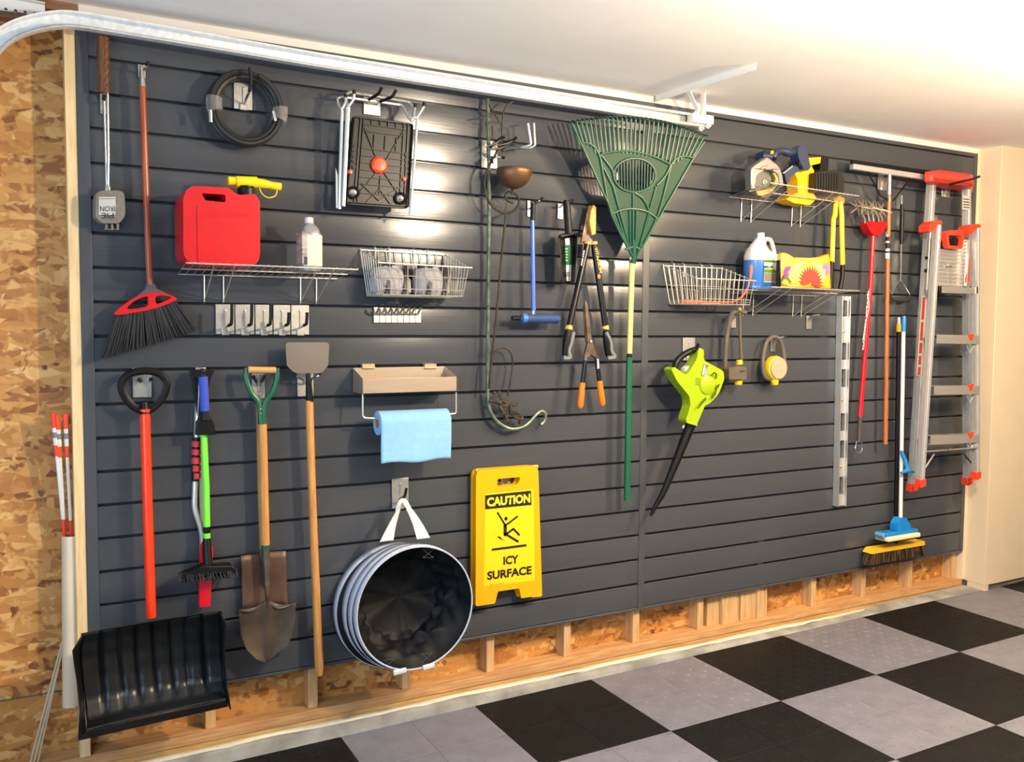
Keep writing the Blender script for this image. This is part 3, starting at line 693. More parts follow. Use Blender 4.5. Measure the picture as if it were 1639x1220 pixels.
# ------------------------------------------------------------------ wire baskets
def basket(label, tl, tr, ftl, ftr, bl, br, fbl, fbr, nf, ns):
    t = thing('wire_basket', label, 'basket', (tl+tr)/2, 'wire baskets')
    r = .0024
    obj('rim', M().tube([tl, tr], .0028, 6).tube([ftl-Vector((.012, 0, 0)), ftr+Vector((.016, 0, 0))], .0028, 6).tube([tl, ftl], .002, 6).tube([tr, ftr], .002, 6), WIRE, t)
    g = M()
    for i in range(nf+1):
        u = i/nf; a = ftl.lerp(ftr, u); b = fbl.lerp(fbr, u); g.tube([a+Vector((0, 0, .004)), b, bl.lerp(br, u)], r*.8, 5)
    for v in (.38, .8): g.tube([ftl.lerp(fbl, v), ftr.lerp(fbr, v)], r*.8, 5)
    obj('front_wires', g, WIRE, t, kind='stuff')
    g = M()
    for a0, a1, b0, b1 in ((tl, ftl, bl, fbl), (tr, ftr, br, fbr)):
        for i in range(ns):
            u = i/ns; g.tube([a0.lerp(a1, u)+Vector((0, 0, .006)), b0.lerp(b1, u)], r, 5)
        for v in (.5, .9): g.tube([a0.lerp(b0, v), a1.lerp(b1, v)], r*.7, 5)
    obj('side_wires', g, WIRE, t, kind='stuff')
    g = M()
    for i in range(nf+1):
        u = i/nf; g.tube([tl.lerp(tr, u), bl.lerp(br, u)], r*.9, 5)
    for v in (.5, .95): g.tube([tl.lerp(bl, v), tr.lerp(br, v)], r*.8, 5)
    for u in (.17, .34, .64, .81): g.tube([tl.lerp(tr, u)+Vector((0, .014, .02)), tl.lerp(tr, u)+Vector((0, -.004, .012)), bl.lerp(br, u)+Vector((0, 0, -.03)) if False else tl.lerp(tr, u)+Vector((0, -.004, -.05))], .0026, 5)
    obj('back_wires', g, WIRE, t, kind='stuff')
    g = M()
    for v in (0, .33, .67, 1): g.tube([bl.lerp(fbl, v), br.lerp(fbr, v)], r, 5)
    g.tube([bl, fbl], r, 5); g.tube([br, fbr], r, 5)
    obj('floor_wires', g, WIRE, t, kind='stuff')
    return t
BD = .17
tl, tr = at(577, 400, .012), at(711, 408, .012); ftl, ftr = at(609, 420.4, BD), at(750, 428.5, BD)
fbl, fbr = at(613, 471.5, BD-.025), at(740.5, 474.5, BD-.025); bl = at(588, 474, .02); br = Vector((fbr.x-.01, -.02, bl.z))
basket('silver wire basket holding two grey knee pads', tl, tr, ftl, ftr, bl, br, fbl, fbr, 10, 8)
KP = mat('grey_knee_pad', (156, 153, 156), .7, var=.06, scale=30, bump=.1)
zf = (bl.z+fbl.z)/2+.004
for k, (pxs, lab) in enumerate(((((592, 642, 594, 662), 'grey rounded knee pad with black strap on the shelf side of the basket')), (((662, 686, 664, 722), 'grey rounded knee pad with black strap at the hose end of the basket')))):
    if k == 1: lab = 'grey rounded knee pad with black strap on the towel tray far side of the basket'
    x0, x1 = (at(596, 440, .1).x, at(661, 440, .1).x) if k == 0 else (at(664, 440, .1).x, at(722, 440, .1).x)
    t = thing('knee_pad', lab, 'knee pad', ((x0+x1)/2, -.08, zf), 'knee pads in the basket')
    w_ = x1-x0
    def kr(u, z, sh, s_): return [Vector((x0+w_*(.5+(.5*s_)*c+sh), -.08+.052*s_*q, zf+z)) for c, q in ell(0, 0, 1, 1, 16)]
    obj('cap', M().loft([kr(0, .0, .0, .85), kr(0, .012, .0, 1), kr(0, .06, -.02, 1), kr(0, .095, -.08, .8), kr(0, .118, -.12, .5)]), KP, t)
    sm = M()
    for uu, tt in ((.30, .02), (.72, 0)):
        pts = [Vector((x0+w_*(uu+.10*(z/.11)), -.08-.054*math.cos(z/.11*1.0)-.002, zf+z)) for z in (0.0, .03, .06, .09, .118)]
        sm.loft([[p+Vector((-.009, 0, 0)), p+Vector((.009, 0, 0)), p+Vector((.009, .012, 0)), p+Vector((-.009, .012, 0))] for p in pts])
    obj('strap', sm, BLK, t)
    obj('liner', M().loft([kr(0, .1, -.12, .62), kr(0, .12, -.14, .52), kr(0, .128, -.15, .3)]), mat('black_foam', (34, 33, 36), .8), t)
# ------------------------------------------------------------------ metal tray with towel roll
BRN = mat('brushed_stainless', (198, 180, 160), .36, .75, var=.04, scale=8, stretch=(1, 1, 30))
t = thing('towel_tray', 'brushed metal tray on the slat wall with a wire towel bar below', 'tray', at(650, 610, .05))
tb = .13
L0, L1 = at(566, 589, .012), at(712, 587, .012); F0, F1 = at(580.5, 606.5, tb), at(731.5, 604, tb)
x0, x1 = (L0.x+F0.x)/2-.002, (L1.x+F1.x)/2; zb_ = at(580, 630.5, tb).z; zf_, zr_ = F0.z, L0.z
mm = M()
th = .002
mm.bx(x0, x1, -tb, -.012, zb_, zb_+th); mm.bx(x0, x1, -tb, -tb+th, zb_, zf_); mm.bx(x0, x1, -.014, -.012, zb_, zr_)
obj('trough', mm, BRN, t, bevel=.0008)
for x in (x0, x1-th):
    obj('end_panel', M().add([(xx, y, z) for xx in (x, x+th) for y, z in ((-.012, zb_), (-tb, zb_), (-tb, zf_), (-.012, zr_))], [(0, 1, 2, 3), (7, 6, 5, 4), (0, 4, 5, 1), (1, 5, 6, 2), (2, 6, 7, 3), (3, 7, 4, 0)]), BRN, t)
for a, b in ((580, 600), (679.5, 698.5)):
    p, q = at(a, 583, .016), at(b, 590, .016)
    obj('wall_clip', M().bx(p.x, q.x, -.017, .006, q.z, p.z).bx(p.x, q.x, -.022, -.014, q.z, q.z+.006), mat('brass_tint_clip', (206, 186, 150), .35, .75), t, bevel=.001)
rd = .105
obj('towel_bar', M().tube(fillet([at(580.5, 631, rd), at(580.5, 669, rd), at(601, 670, rd), at(604, 671.5, rd), at(716, 663.5, rd), at(730, 662, rd), at(730, 628, rd)], .25), .0036, 8), WIRE, t)
BLUT = mat('blue_shop_towel', (132, 184, 222), .85, var=.04, scale=40, bump=.15)
t = thing('towel_roll', 'roll of light blue shop towels with a loose sheet hanging from the bar', 'towel roll', at(660, 680, rd))
e0, e1 = at(604, 677.5, rd), at(714, 670, rd); R_ = .049
e1.z = e0.z; e0.y = e1.y = -rd-.0
ax = (e1-e0); ln = ax.length
m = M(); m.loft([[e0.lerp(e1, u)+Vector((0, math.cos(a)*R_, math.sin(a)*R_)) for a in [2*math.pi*i/32 for i in range(32)]] for u in (0, .3, .6, 1)], caps=False)
for e in (e0, e1):
    ring = [e+Vector((0, math.cos(a)*r, math.sin(a)*r)) for r in (R_, .019) for a in [2*math.pi*i/32 for i in range(32)]]
    m.add(ring, [(j, (j+1) % 32, 32+(j+1) % 32, 32+j) if e is e1 else (j, 32+j, 32+(j+1) % 32, (j+1) % 32) for j in range(32)])
obj('roll', m, BLUT, t)
obj('core', M().loft([[e+Vector((0, math.cos(a)*r, math.sin(a)*r)) for a in [2*math.pi*i/20 for i in range(20)]] for e, r in ((e0-Vector((.001, 0, 0)), .0195), (e0+Vector((.03, 0, 0)), .0175), (e1, .0175))], caps=False), mat('cardboard', (170, 122, 84), .8), t)
zt_ = at(610, 742.5, rd+R_).z; sx0, sx1 = at(610, 720, rd+R_).x, e1.x+.001
def sheet(u, v):
    x = sx0+(sx1-sx0)*u; z0_ = e0.z-.006
    if v < .15: return (x, -rd-R_*math.cos(.3*(1-v/.15)*1.0)-.0015, z0_+R_*.5*(1-v/.15))
    k = (v-.15)/.85; z1_ = zt_+.004*math.sin(u*9)+(.008 if 0 else 0)
    return (x, -rd-R_-.0015+.004*math.sin(u*5+k*3)*k-.004*k*math.exp(-((u-.45)/.12)**2), z0_+(z1_-z0_)*k)
obj('loose_sheet', M().grid(sheet, 24, 16), BLUT, t, solid=.0012, ang=80)

# ------------------------------------------------------------------ pop-up bin
t = thing('popup_bin', 'collapsed round black pop-up yard bin with grey bands hanging by its straps', 'bin', at(655, 975, .1))
BAND = mat('grey_webbing', (182, 190, 206), .6, var=.05, scale=80, bump=.08)
STRAPM = mat('light_grey_strap', (208, 206, 204), .65, var=.05, scale=80, bump=.08)
CLO = mat('black_nylon', (15, 16, 19), .6, var=.25, scale=9, bump=.12, spec=.25)
def circ(px, py, d, R, n=64, wob=0, ph=0):
    c = at(px, py, d); return [c+Vector((math.cos(a)*R*(1+wob*math.sin(3*a+ph)), 0, math.sin(a)*R*(1+wob*math.sin(3*a+ph)))) for a in [2*math.pi*i/n for i in range(n)]]
DF = .245
fc = at(667, 972, DF); Rf = (at(667, 872, DF).z-at(667, 1073, DF).z)/2
rings_d = [(.015, 628, 965, 1.0), (.08, 642, 966, .985), (.138, 652, 968, .985), (.195, 661, 970, .975)]
prev = None
fm = M(); 
for k, (d_, px, py, s_) in enumerate(rings_d):
    c_ = circ(px, py, d_, Rf*s_*1.005, wob=.004, ph=k); e_ = [v+Vector((0, -.050 if k < 3 else -.034, 0)) for v in c_]
    obj('band', M().loft([c_, e_], caps=False), BAND, t, solid=.003)
    if prev:
        mid = [a.lerp(b, .5) for a, b in zip(prev, c_)]; cm = sum(mid, Vector())/len(mid)
        mid = [cm+(v-cm)*(.955+.012*math.sin(7*i)) for i, v in enumerate(mid)]
        fm.loft([prev, mid, c_], caps=False)
    prev = e_
obj('outer_fabric', fm, CLO, t)
R = random.Random(5)
N = 110
def inner():
    rings = []
    c_ = sum(prev, Vector())/len(prev); K = 18
    for k in range(K+1):
        v = k/K; rg = []
        if k < K-1: s_, dy = .965-.33*v**1.3, .19*v**.8
        else: s_, dy = (.60, .188) if k == K-1 else (.01, .189)
        for i in range(N):
            a = 2*math.pi*i/N; am = 0 if k in (0, K) else min(1, v*4)*min(1, (1-v)*5+.1)
            fold = .030*math.sin(a*7+v*6)+.024*math.sin(a*11-v*9+1)+.018*math.sin(a*4+v*14)+.02*abs(math.sin(a*5.5+v*3.3))
            bulge = .15*max(0, math.cos(a+1.0))**2*math.sin(math.pi*min(1, v*1.15))
            q = s_-abs(fold)*1.5*am-bulge*(0 if k in (0, K) else 1)
            rg.append(c_+Vector((math.cos(a)*Rf*q, dy+.012*am*math.sin(a*6+v*8), math.sin(a)*Rf*q)))
        rings.append(rg)
    return M().loft(rings, caps=False)
obj('liner', inner(), CLO, t, ang=50)
c_ = sum(prev, Vector())/len(prev)
obj('rim_cord', M().tube([c_+Vector((math.cos(a)*Rf*.975, -.001, math.sin(a)*Rf*.975)) for a in [2*math.pi*i/64 for i in range(64)]], .0035, 6, closed=True), BAND, t)
for px, py, w_ in ((640, 1076, 20), (686, 1068, 18)):
    a = at(px-w_/2, py+2, DF-.01); b = at(px+w_/2, py-3, DF-.01)
    obj('loop_tab', M().tube([a, b], .006, 6, sq=2), STRAPM, t)
for px, py in ((685, 885), (683, 1052), (622, 1062)):
    a = at(px-8, py-5, DF-.03); b = at(px+9, py+6, DF-.03)
    obj('stitched_patch', M().tube([(a.x, a.y, a.z), (b.x, a.y, a.z-.004), (b.x, a.y, b.z-.004), (a.x, a.y, b.z)], .0007, 4, closed=True).tube([(a.x, a.y, a.z), (b.x, a.y, b.z-.004)], .0007, 4).tube([(b.x, a.y, a.z-.004), (a.x, a.y, b.z)], .0007, 4), mat('grey_thread', (96, 94, 92), .8), t)
def ribbon(pts, wv, th=.0025):
    return M().loft([[p-Vector(w)/2, p+Vector(w)/2, p+Vector(w)/2+Vector((0, th, 0)), p-Vector(w)/2+Vector((0, th, 0))] for p, w in zip(pts, wv)])
sp = smooth([at(644, 803, .115), at(636, 820, .13), at(626, 845, .15), at(619, 866, .17)], 4); n = len(sp)
obj('strap', ribbon(sp, [(.012+.05*i/n, .02*(1-i/n), .012*(1-i/n)) for i in range(n)]), STRAPM, t)
sp = smooth([at(645, 803, .115), at(655, 815, .14), at(668, 838, .165), at(678, 862, .19)], 4)
obj('strap', ribbon(sp, [(.012+.05*i/n, .02*(1-i/n), .0) for i in range(n)]), STRAPM, t)
obj('strap_loop', M().tube(smooth([at(636, 820, .12), at(640, 806, .115), at(645, 801, .112), at(650, 806, .118), at(656, 818, .13)], 4), .0065, 6, sq=1.6), STRAPM, t)

# ------------------------------------------------------------------ caution sign
t = thing('caution_sign', 'yellow folding floor sign printed CAUTION ICY SURFACE with a slipping figure', 'sign', at(814, 965, .04))
def Z4(X, Y, d): return at(740+X/4.69, 730+Y/4.69, d)
def p4(l, d): return [(q.x, q.z) for q in (Z4(x, y, d) for x, y in l)]
SY = mat('sign_yellow', (238, 172, 6), .36, var=.02); SL = mat('sign_label_yellow', (246, 206, 24), .4)
outl = [(100, 1130), (245, 1108), (268, 1018), (428, 994), (444, 1070), (600, 1055), (570, 72), (104, 105)]
def signp(dx, d0, d1):
    o = rpoly([(x+dx, z) for x, z in p4(outl, .06)], .1); h = rpoly([(x+dx, z) for x, z in p4([(262, 234), (420, 216), (440, 158), (262, 172)][::1], .06)], .35)
    return M().prism(o[::-1] if False else o, d0, d1, [h])
obj('front_panel', signp(0, .045, .06), SY, t, bevel=.004)
obj('rear_panel', signp(-.006, .018, .032), SY, t, bevel=.004)
a = Z4(100, 105, .04); b = Z4(570, 72, .04)
for u in (.0, .3, .62, .85):
    p, q = a.lerp(b, u), a.lerp(b, u+.14); obj('hinge_knuckle', M().tube([Vector((p.x, -.039, p.z-.004)), Vector((q.x, -.039, q.z-.004))], .008, 8), SY, t)
obj('printed_label', M().prism(p4([(160, 980), (545, 935), (535, 250), (175, 285)], .061), .0595, .0606), SL, t)
obj('black_band', M().prism(p4([(172, 402), (520, 368), (516, 260), (172, 296)], .061), .06, .0610), INK, t)
A_ = lambda l: p4(l, .0612)
q = A_([(185, 383), (510, 350)]); text('CAUTION', q[0], q[1], mat('letter_yellow', (250, 226, 40), .5), t, .0613, bold=.045, up=(0, .041))
q = A_([(308, 820), (422, 806)]); text('ICY', q[0], q[1], INK, t, .0613, bold=.04, up=(0, .039))
q = A_([(186, 934), (520, 888)]); text('SURFACE', q[0], q[1], INK, t, .0613, bold=.04, up=(0, .039))
q = A_([(203, 972), (315, 956)]); obj('fine_print', M().prism([q[0], q[1], (q[1][0], q[1][1]+.0022), (q[0][0], q[0][1]+.0022)], .06, .0611), mat('fine_print_ink', (40, 36, 14), .6, col2=(210, 180, 30), scale=260), t)
fg = M()
hd = Z4(328, 471, .0612); fg.prism(ell(hd.x, hd.z, .0083, .0092, 20), .0605, .0613)
for l in ([(265, 428), (303, 502), (322, 520), (340, 515), (412, 457)], ):
    pass
def limb(l, w_):
    m = [Vector(v) for v in A_(l)]
    for a, b in zip(m, m[1:]):
        n = (b-a).normalized(); n = Vector((-n.y, n.x))*w_/2
        fg.prism([tuple(a+n), tuple(a-n), tuple(b-n), tuple(b+n)], .0605, .0613)
    for v in m: fg.prism(ell(v.x, v.y, w_/2, w_/2, 12), .0605, .0613)
limb([(266, 428), (316, 510)], .0085); limb([(412, 456), (338, 512)], .0085); limb([(322, 520), (322, 590)], .0165)
limb([(322, 585), (416, 642)], .0105); limb([(340, 580), (383, 548), (426, 592)], .0095)
fg.prism(A_([(258, 604), (284, 606), (296, 622), (318, 634), (290, 628), (272, 616)]), .0605, .0613)
obj('slipping_figure', fg, INK, t, flat=True, kind='stuff')
obj('ground_line', M().prism(A_([(221, 713), (482, 679), (481, 662), (221, 696)]), .0605, .0613), INK, t)

# ------------------------------------------------------------------ snow shovel
t = thing('snow_shovel', 'snow shovel with orange handle and wide ribbed black plastic scoop', 'shovel', at(240, 1150, .1))
sd = .075
obj('handle', M().tube([at(232, 655, sd), at(236, 800, sd), at(242, 988, sd)], .0175, 14), ORANGE, t)
dg_ = smooth([Vector(v) for v in A([(232, 594), (205, 600), (194, 618), (204, 642), (222, 656), (240, 656), (258, 640), (267, 616), (256, 599)], .06)], 4, True)
obj('grip', M().tube(dg_, .0135, 10, closed=True), BLK, t)
obj('grip_socket', M().tube([at(231, 645, .065), at(232, 664, sd)], [.014, .0205], 12), BLK, t)
def Z7(X, Y, d): return at(100+X/2.773, 780+Y/2.773, d)
# scoop: curved sheet, top near the wall, belly pushed out, lip at the bottom
rows = [(.00, (88, 648), (697, 548), .205), (.12, (82, 690), (700, 600), .165), (.3, (78, 760), (703, 680), .125), (.5, (86, 850), (708, 770), .105), (.7, (98, 950), (716, 850), .12), (.86, (106, 1040), (724, 915), .165), (1.0, (106, 1084), (728, 944), .22)]
nu = 56
def scoop():
    rings = []
    rr = []
    for i in range(25):
        v = i/24*(len(rows)-1); k = min(int(v), len(rows)-2); f = v-k
        a0, b0, a1, b1 = (Z7(*rows[k][1], rows[k][3]), Z7(*rows[k][2], rows[k][3]), Z7(*rows[k+1][1], rows[k+1][3]), Z7(*rows[k+1][2], rows[k+1][3]))
        a, b = a0.lerp(a1, f), b0.lerp(b1, f); V = i/24; rg = []
        for j in range(nu+1):
            u = j/nu; p = a.lerp(b, u)
            rib = 0
            for c in (.13, .26, .375, .5, .625, .74, .87):
                e = abs(u-c)/.022
                if e < 1 and .02 < V < .78+.06*abs(c-.5): rib = max(rib, (1-e*e)*min(1, (.86-V)/.12))
            bow = .02*(1-(2*u-1)**2)
            rg.append(p+Vector((0, +.014*rib+bow*.6, 0)))
        rings.append(rg)
    return M().loft(rings, caps=False, closed=False)
SCB = mat('scoop_plastic', (26, 29, 32), .33, var=.18, scale=4, col2=(15, 16, 17), spec=.5)
obj('scoop', scoop(), SCB, t, solid=-.004, ang=60)
lf = [Z7(88, 644, .205), Z7(46, 715, .20), Z7(52, 760, .18), Z7(66, 850, .165), Z7(78, 980, .18), Z7(72, 1100, .22)]
rt = [Z7(88, 648, .205), Z7(82, 700, .162), Z7(80, 760, .125), Z7(88, 850, .105), Z7(100, 980, .135), Z7(106, 1084, .22)]
obj('side_wall', M().loft([[a, b] for a, b in zip([v+Vector((0, -.03, 0)) for v in lf], rt)], caps=False, closed=False), BLK, t, solid=.004)
lf2 = [Z7(700, 548, .205), Z7(716, 600, .2), Z7(708, 690, .17), Z7(712, 780, .16), Z7(722, 880, .18), Z7(736, 975, .22)]
rt2 = [Z7(697, 548, .205), Z7(700, 610, .162), Z7(703, 690, .122), Z7(708, 780, .105), Z7(716, 870, .13), Z7(728, 944, .22)]
obj('side_wall', M().loft([[a, b] for a, b in zip([v+Vector((.004, -.03, 0)) for v in lf2], rt2)], caps=False, closed=False), BLK, t, solid=.004)
obj('wear_strip', M().hexa([Z7(106, 1084, .222), Z7(728, 944, .222), Z7(735, 975, .22), Z7(66, 1128, .22)], [v+Vector((0, .008, 0)) for v in (Z7(106, 1084, .222), Z7(728, 944, .222), Z7(735, 975, .22), Z7(66, 1128, .22))]), BLK, t, bevel=.002)
obj('back_wall', M().hexa([Z7(88, 648, .204), Z7(697, 548, .204), Z7(697, 552, .2), Z7(88, 652, .2)], [Z7(120, 700, .03), Z7(680, 600, .03), Z7(680, 604, .026), Z7(120, 704, .026)]), BLK, t, bevel=.003)

# ------------------------------------------------------------------ snow brushes and ice scraper
t = thing('ice_scraper', 'short ice scraper with blue foam grip and black blade', 'ice scraper', at(325, 650, .085))
obj('blade', M().prism(XZ([(313, 697), (346, 697), (343, 675), (337, 663), (322, 663), (314, 676)][::1], .095), .078, .09), BLK, t, bevel=.004)
obj('ferrule', M().tube([at(328, 655, .085), at(329, 672, .085)], [.009, .018], 10), BLK, t)
obj('grip', M().tube([at(325, 603, .085), at(328, 658, .085)], .0168, 14), mat('blue_foam', (52, 74, 178), .75, var=.1, scale=60), t)
obj('end_cap', M().tube([at(324, 590, .085), at(325, 604, .085)], [.007, .012], 10), BLK, t)
t = thing('snow_brush', 'snow brush with bright green pole, black head and scraper fan at top', 'snow brush', at(328, 800, .06))
LIME = mat('lime_green_pole', (120, 232, 64), .4, var=.03)
obj('pole', M().tube([at(326, 690, .06), at(330, 780, .06), at(331.5, 866, .06)], .0125, 12), LIME, t)
obj('pole_band', M().tube([at(331, 843, .06), at(331.3, 853, .06)], .0135, 12), BLK, t, label='black printed band')
obj('scraper_fan', M().prism(XZ([(302, 592), (345, 591), (337, 606), (329, 640), (326, 694), (317, 694), (312, 640), (308, 606)], .04), .028, .045), BLK, t, bevel=.003)
obj('socket', M().tube([at(331, 862, .06), at(331.5, 880, .065), at(333, 905, .075)], [.014, .0165, .0165], 12), BLK, t)
hp = [(288, 922), (310, 913), (326, 905), (344, 906), (372, 905), (378, 912), (374, 920), (340, 921), (318, 927), (292, 930)]
obj('brush_head', M().prism(XZ(hp, .10), .05, .105), BLK, t, bevel=.005)
R = random.Random(8); mm = M()
for i in range(260):
    px = R.uniform(289, 378); py = 918-(px-289)*.09; p = at(px, py, R.uniform(.055, .1)); mm.tube([p, p+Vector((R.uniform(-.008, .008), -.02-R.random()*.01, -.028))], [.0022, .001], 4, caps=False)
obj('bristles', mm, BR, t, kind='stuff')
t = thing('bent_snow_brush', 'snow brush with bent silver pole, striped red foam grip and red blade', 'snow brush', at(318, 850, .03))
obj('pole', M().tube(fillet([at(318, 610, .035), at(314, 720, .035), at(311, 815, .035), at(322, 846, .04), at(325, 870, .04)], .35), .0105, 12), ALU, t)
obj('back_rail', M().bx(at(317, 700, .02).x, at(330, 700, .02).x, -.022, -.010, at(317, 925, .02).z, at(320, 640, .02).z), mat('grey_rail', (150, 150, 148), .45, .4), t, bevel=.003)
RF = mat('red_foam', (190, 52, 62), .8, var=.08, scale=60)
for i, (a, b) in enumerate(((706, 715), (719, 728), (732, 742), (745, 754), (757, 766))): obj('grip_ring', M().tube([at(314.2, a, .036), at(313.8, b, .036)], .0165, 12), RF, t)
obj('grip_sleeve', M().tube([at(314.5, 700, .036), at(312.6, 770, .036)], .0148, 12), BLK, t)
RB = mat('translucent_red', (214, 24, 40), .25, spec=.6)
obj('blade', M().prism(rpoly(XZ([(319, 972), (336.5, 970), (341, 876), (337, 872), (322, 866), (318.5, 930)], .045), .15), .028, .05), RB, t, bevel=.004)

# ------------------------------------------------------------------ shovels
t = thing('round_point_shovel', 'rusty round point shovel with green metal D grip and wooden shaft', 'shovel', at(427, 1000, .06))
obj('shaft', M().tube([at(420, 670, .06), at(425, 875, .06)], .0165, 14), ASH, t)
obj('grip_bar', M().tube([at(397, 592, .075), at(441, 592.5, .075)], .0125, 12), mat('pale_wood_grip', (214, 164, 106), .5, col2=(190, 138, 80), scale=6, stretch=(1.5, 16, 16)), t)
for l in ([(395, 589), (394, 606), (402, 628), (414, 645), (418, 678)], [(443, 589), (443, 606), (436, 628), (424, 645), (421, 678)]):
    obj('yoke_arm', M().tube(smooth(A(l, .07), 4), .0088, 8, sq=1.25), GREEN, t)
obj('yoke_socket', M().tube([at(418.5, 648, .066), at(420, 678, .062)], [.012, .0185], 12), GREEN, t)
for py in (655, 662): obj('rivet', M().ball(at(417, py, .082), .003, 8), ZINC, t)
obj('green_collar', M().tube([at(425, 872, .06), at(425.2, 879, .06)], .0178, 12), GREEN, t)
obj('socket', M().tube([at(425.2, 878, .06), at(427, 930, .06), at(429, 972, .07)], [.0165, .0135, .006], 12), STEEL, t)
RST = mat('soiled_blade', (92, 80, 66), .55, .5, col2=(46, 38, 30), scale=7, detail=7, lo=.3, hi=.62, bump=.1)
Lp = [(382, 976), (383, 1000), (386, 1022), (395, 1042), (410, 1056), (424, 1061)]; Rp = [(473, 966), (473, 988), (470, 1012), (461, 1034), (446, 1052), (428, 1061)]
def blade():
    rings = []
    for i in range(21):
        v = i/20*5; k = min(int(v), 4); f = v-k
        lx = Lp[k][0]+(Lp[k+1][0]-Lp[k][0])*f; ly = Lp[k][1]+(Lp[k+1][1]-Lp[k][1])*f; rx = Rp[k][0]+(Rp[k+1][0]-Rp[k][0])*f; ry = Rp[k][1]+(Rp[k+1][1]-Rp[k][1])*f
        rg = []
        for j in range(25):
            u = j/24; q = 2*u-1; d_ = .085-.028*(1-q*q)+.014*math.exp(-(q/.16)**2)*(1-i/24)
            yy = ly+(ry-ly)*u + (-9*(1-abs(q))**.5+4*0)*(1-min(1, i/3))*.0
            yy += -10*math.exp(-(q/.3)**2)*(1-min(1, i/4))
            rg.append(at(lx+(rx-lx)*u, yy, d_))
        rings.append(rg)
    return M().loft(rings, caps=False, closed=False)
obj('blade', blade(), RST, t, solid=-.002, ang=60)
obj('foot_step', M().tube(smooth(A([(383, 977, .088), (396, 979, .08), (410, 975, .068), (422, 964, .06)], .06), 3), .004, 6), STEEL, t)
obj('foot_step', M().tube(smooth(A([(430, 964, .06), (443, 973, .068), (458, 971, .08), (473, 965, .088)], .06), 3), .004, 6), STEEL, t)
t = thing('square_spade', 'brown steel square spade hanging behind the round point shovel', 'spade', at(421, 940, .025))
RS_ = mat('rust_brown_blade', (118, 92, 76), .5, .5, col2=(88, 62, 50), scale=5, detail=6, bump=.05)
def sp_():
    rings = []
    for i in range(9):
        v = i/8; a = at(385.5+2.5*v, 890+87*v, .03); b = at(457.5+3*v, 882+89*v, .03); rings.append([a.lerp(b, j/12)+Vector((0, .012*(1-(2*j/12-1)**2), 0)) for j in range(13)])
    return M().loft(rings, caps=False, closed=False)
obj('blade', sp_(), RS_, t, solid=-.0025, ang=60)
obj('shaft', M().tube([at(415, 640, .03), at(418, 780, .03), at(421, 884, .03)], .0135, 12), mat('old_wood_shaft', (178, 134, 84), .55, col2=(146, 104, 60), scale=6, stretch=(16, 16, 1.2)), t)
obj('socket', M().tube([at(421, 878, .03), at(422, 905, .03), at(423, 940, .022)], [.0145, .013, .004], 10), STEEL, t)

t = thing('floor_scraper', 'long wooden handled floor scraper hanging with its grey steel blade up', 'scraper', at(495, 800, .05))
obj('blade', M().prism(rpoly(XZ([(456.5, 548), (527, 548), (525, 585), (515, 597.5), (472, 597.5), (459, 586)][::-1], .075), .18), .074, .0775), mat('grey_blade_steel', (120, 114, 108), .42, .6, var=.08, scale=6), t, bevel=.0008)
obj('socket', M().tube([at(493, 598, .08), at(494, 612, .078), at(495.5, 643, .07)], [.0085, .0115, .0155], 12), BLK, t)
obj('handle', M().tube([at(495, 641, .07), at(500, 800, .068), at(508, 1000, .066), at(511, 1066, .066), at(511.5, 1081, .066)], [.0155, .0155, .0165, .0185, .012], 14), ASH, t)

# ------------------------------------------------------------------ pipe with driveway markers, rods
PVC = mat('pvc_pipe', (226, 208, 182), .4, var=.03, scale=5)
t = thing('pvc_pipe', 'upright white plastic pipe in the wall corner holding driveway markers', 'pipe', at(113, 1130, -.03))
pa, pb = at(113.5, 1129, -.035), at(112.5, 857, -.035); rr = (at(127, 900, -.035).x-at(99, 900, -.035).x)/2
obj('tube', M().lathe([(rr, 0), (rr, pb.z-pa.z), (rr*.88, pb.z-pa.z), (rr*.88, .02)], pa, (pb-pa), 28, caps=False), PVC, t)
OM = mat('marker_orange', (230, 66, 30), .4); WM = mat('marker_white', (226, 222, 214), .35)
labs = ['orange and white driveway marker in the pipe, farthest from the slat wall', 'orange and white driveway marker in the pipe, middle of three', 'orange and white driveway marker in the pipe, nearest the slat wall']
for k, (a, b) in enumerate((((84.5, 661), (103, 856)), ((92, 664), (103.5, 856)), ((104.3, 662.5), (114, 858)))):
    P0, P1 = at(a[0], a[1], -.01), at(b[0], b[1], -.04); dn = (P1-P0).normalized(); lo_ = P1+dn*.25
    t = thing('driveway_marker', labs[k], 'marker', P1, 'driveway markers')
    r = .0065
    def seg(u, v, nm, m, rr_=r, lab=None): obj(nm, M().tube([P0.lerp(P1, u), P0.lerp(P1, v)], rr_, 8), m, t, label=lab)
    seg(.0, .05, 'cap', OM, .0085); seg(.05, .12, 'orange_sleeve', OM, .0078); seg(.12, .26, 'white_sleeve', WM, .0076); seg(.26, .35, 'orange_sleeve', OM, .0076)
    seg(.35, .87, 'rod', WM, .0058); obj('lower_sleeve', M().tube([P0.lerp(P1, .87), lo_], .0066, 8), OM, t)
    q = P0.lerp(P1, .155); 
    obj('print', M().tube([q, P0.lerp(P1, .2)], .0079, 8), mat('grey_print', (120, 124, 132), .5), t)
for k, (a, b, lb) in enumerate((((103, 1015), (47, 1199), 'thin white rod leaning low in the wall bay, lower end outermost'), ((104, 1020), (60, 1198), 'thin white rod leaning low in the wall bay, lower end nearest the shovel'), ((102, 1030), (53, 1190), 'thin white rod leaning low in the wall bay, between two others'))):
    p, q = at(*a, -.08 if k != 1 else -.075), at(*b, -.02 if k != 1 else -.03)
    q.z = .0945+.002
    tag(obj('thin_rod', M().tube([p, q], .0035, 6), mat('ivory_rod', (206, 192, 166), .5), loc=q), lb, 'rod', 'thin rods in the wall bay')
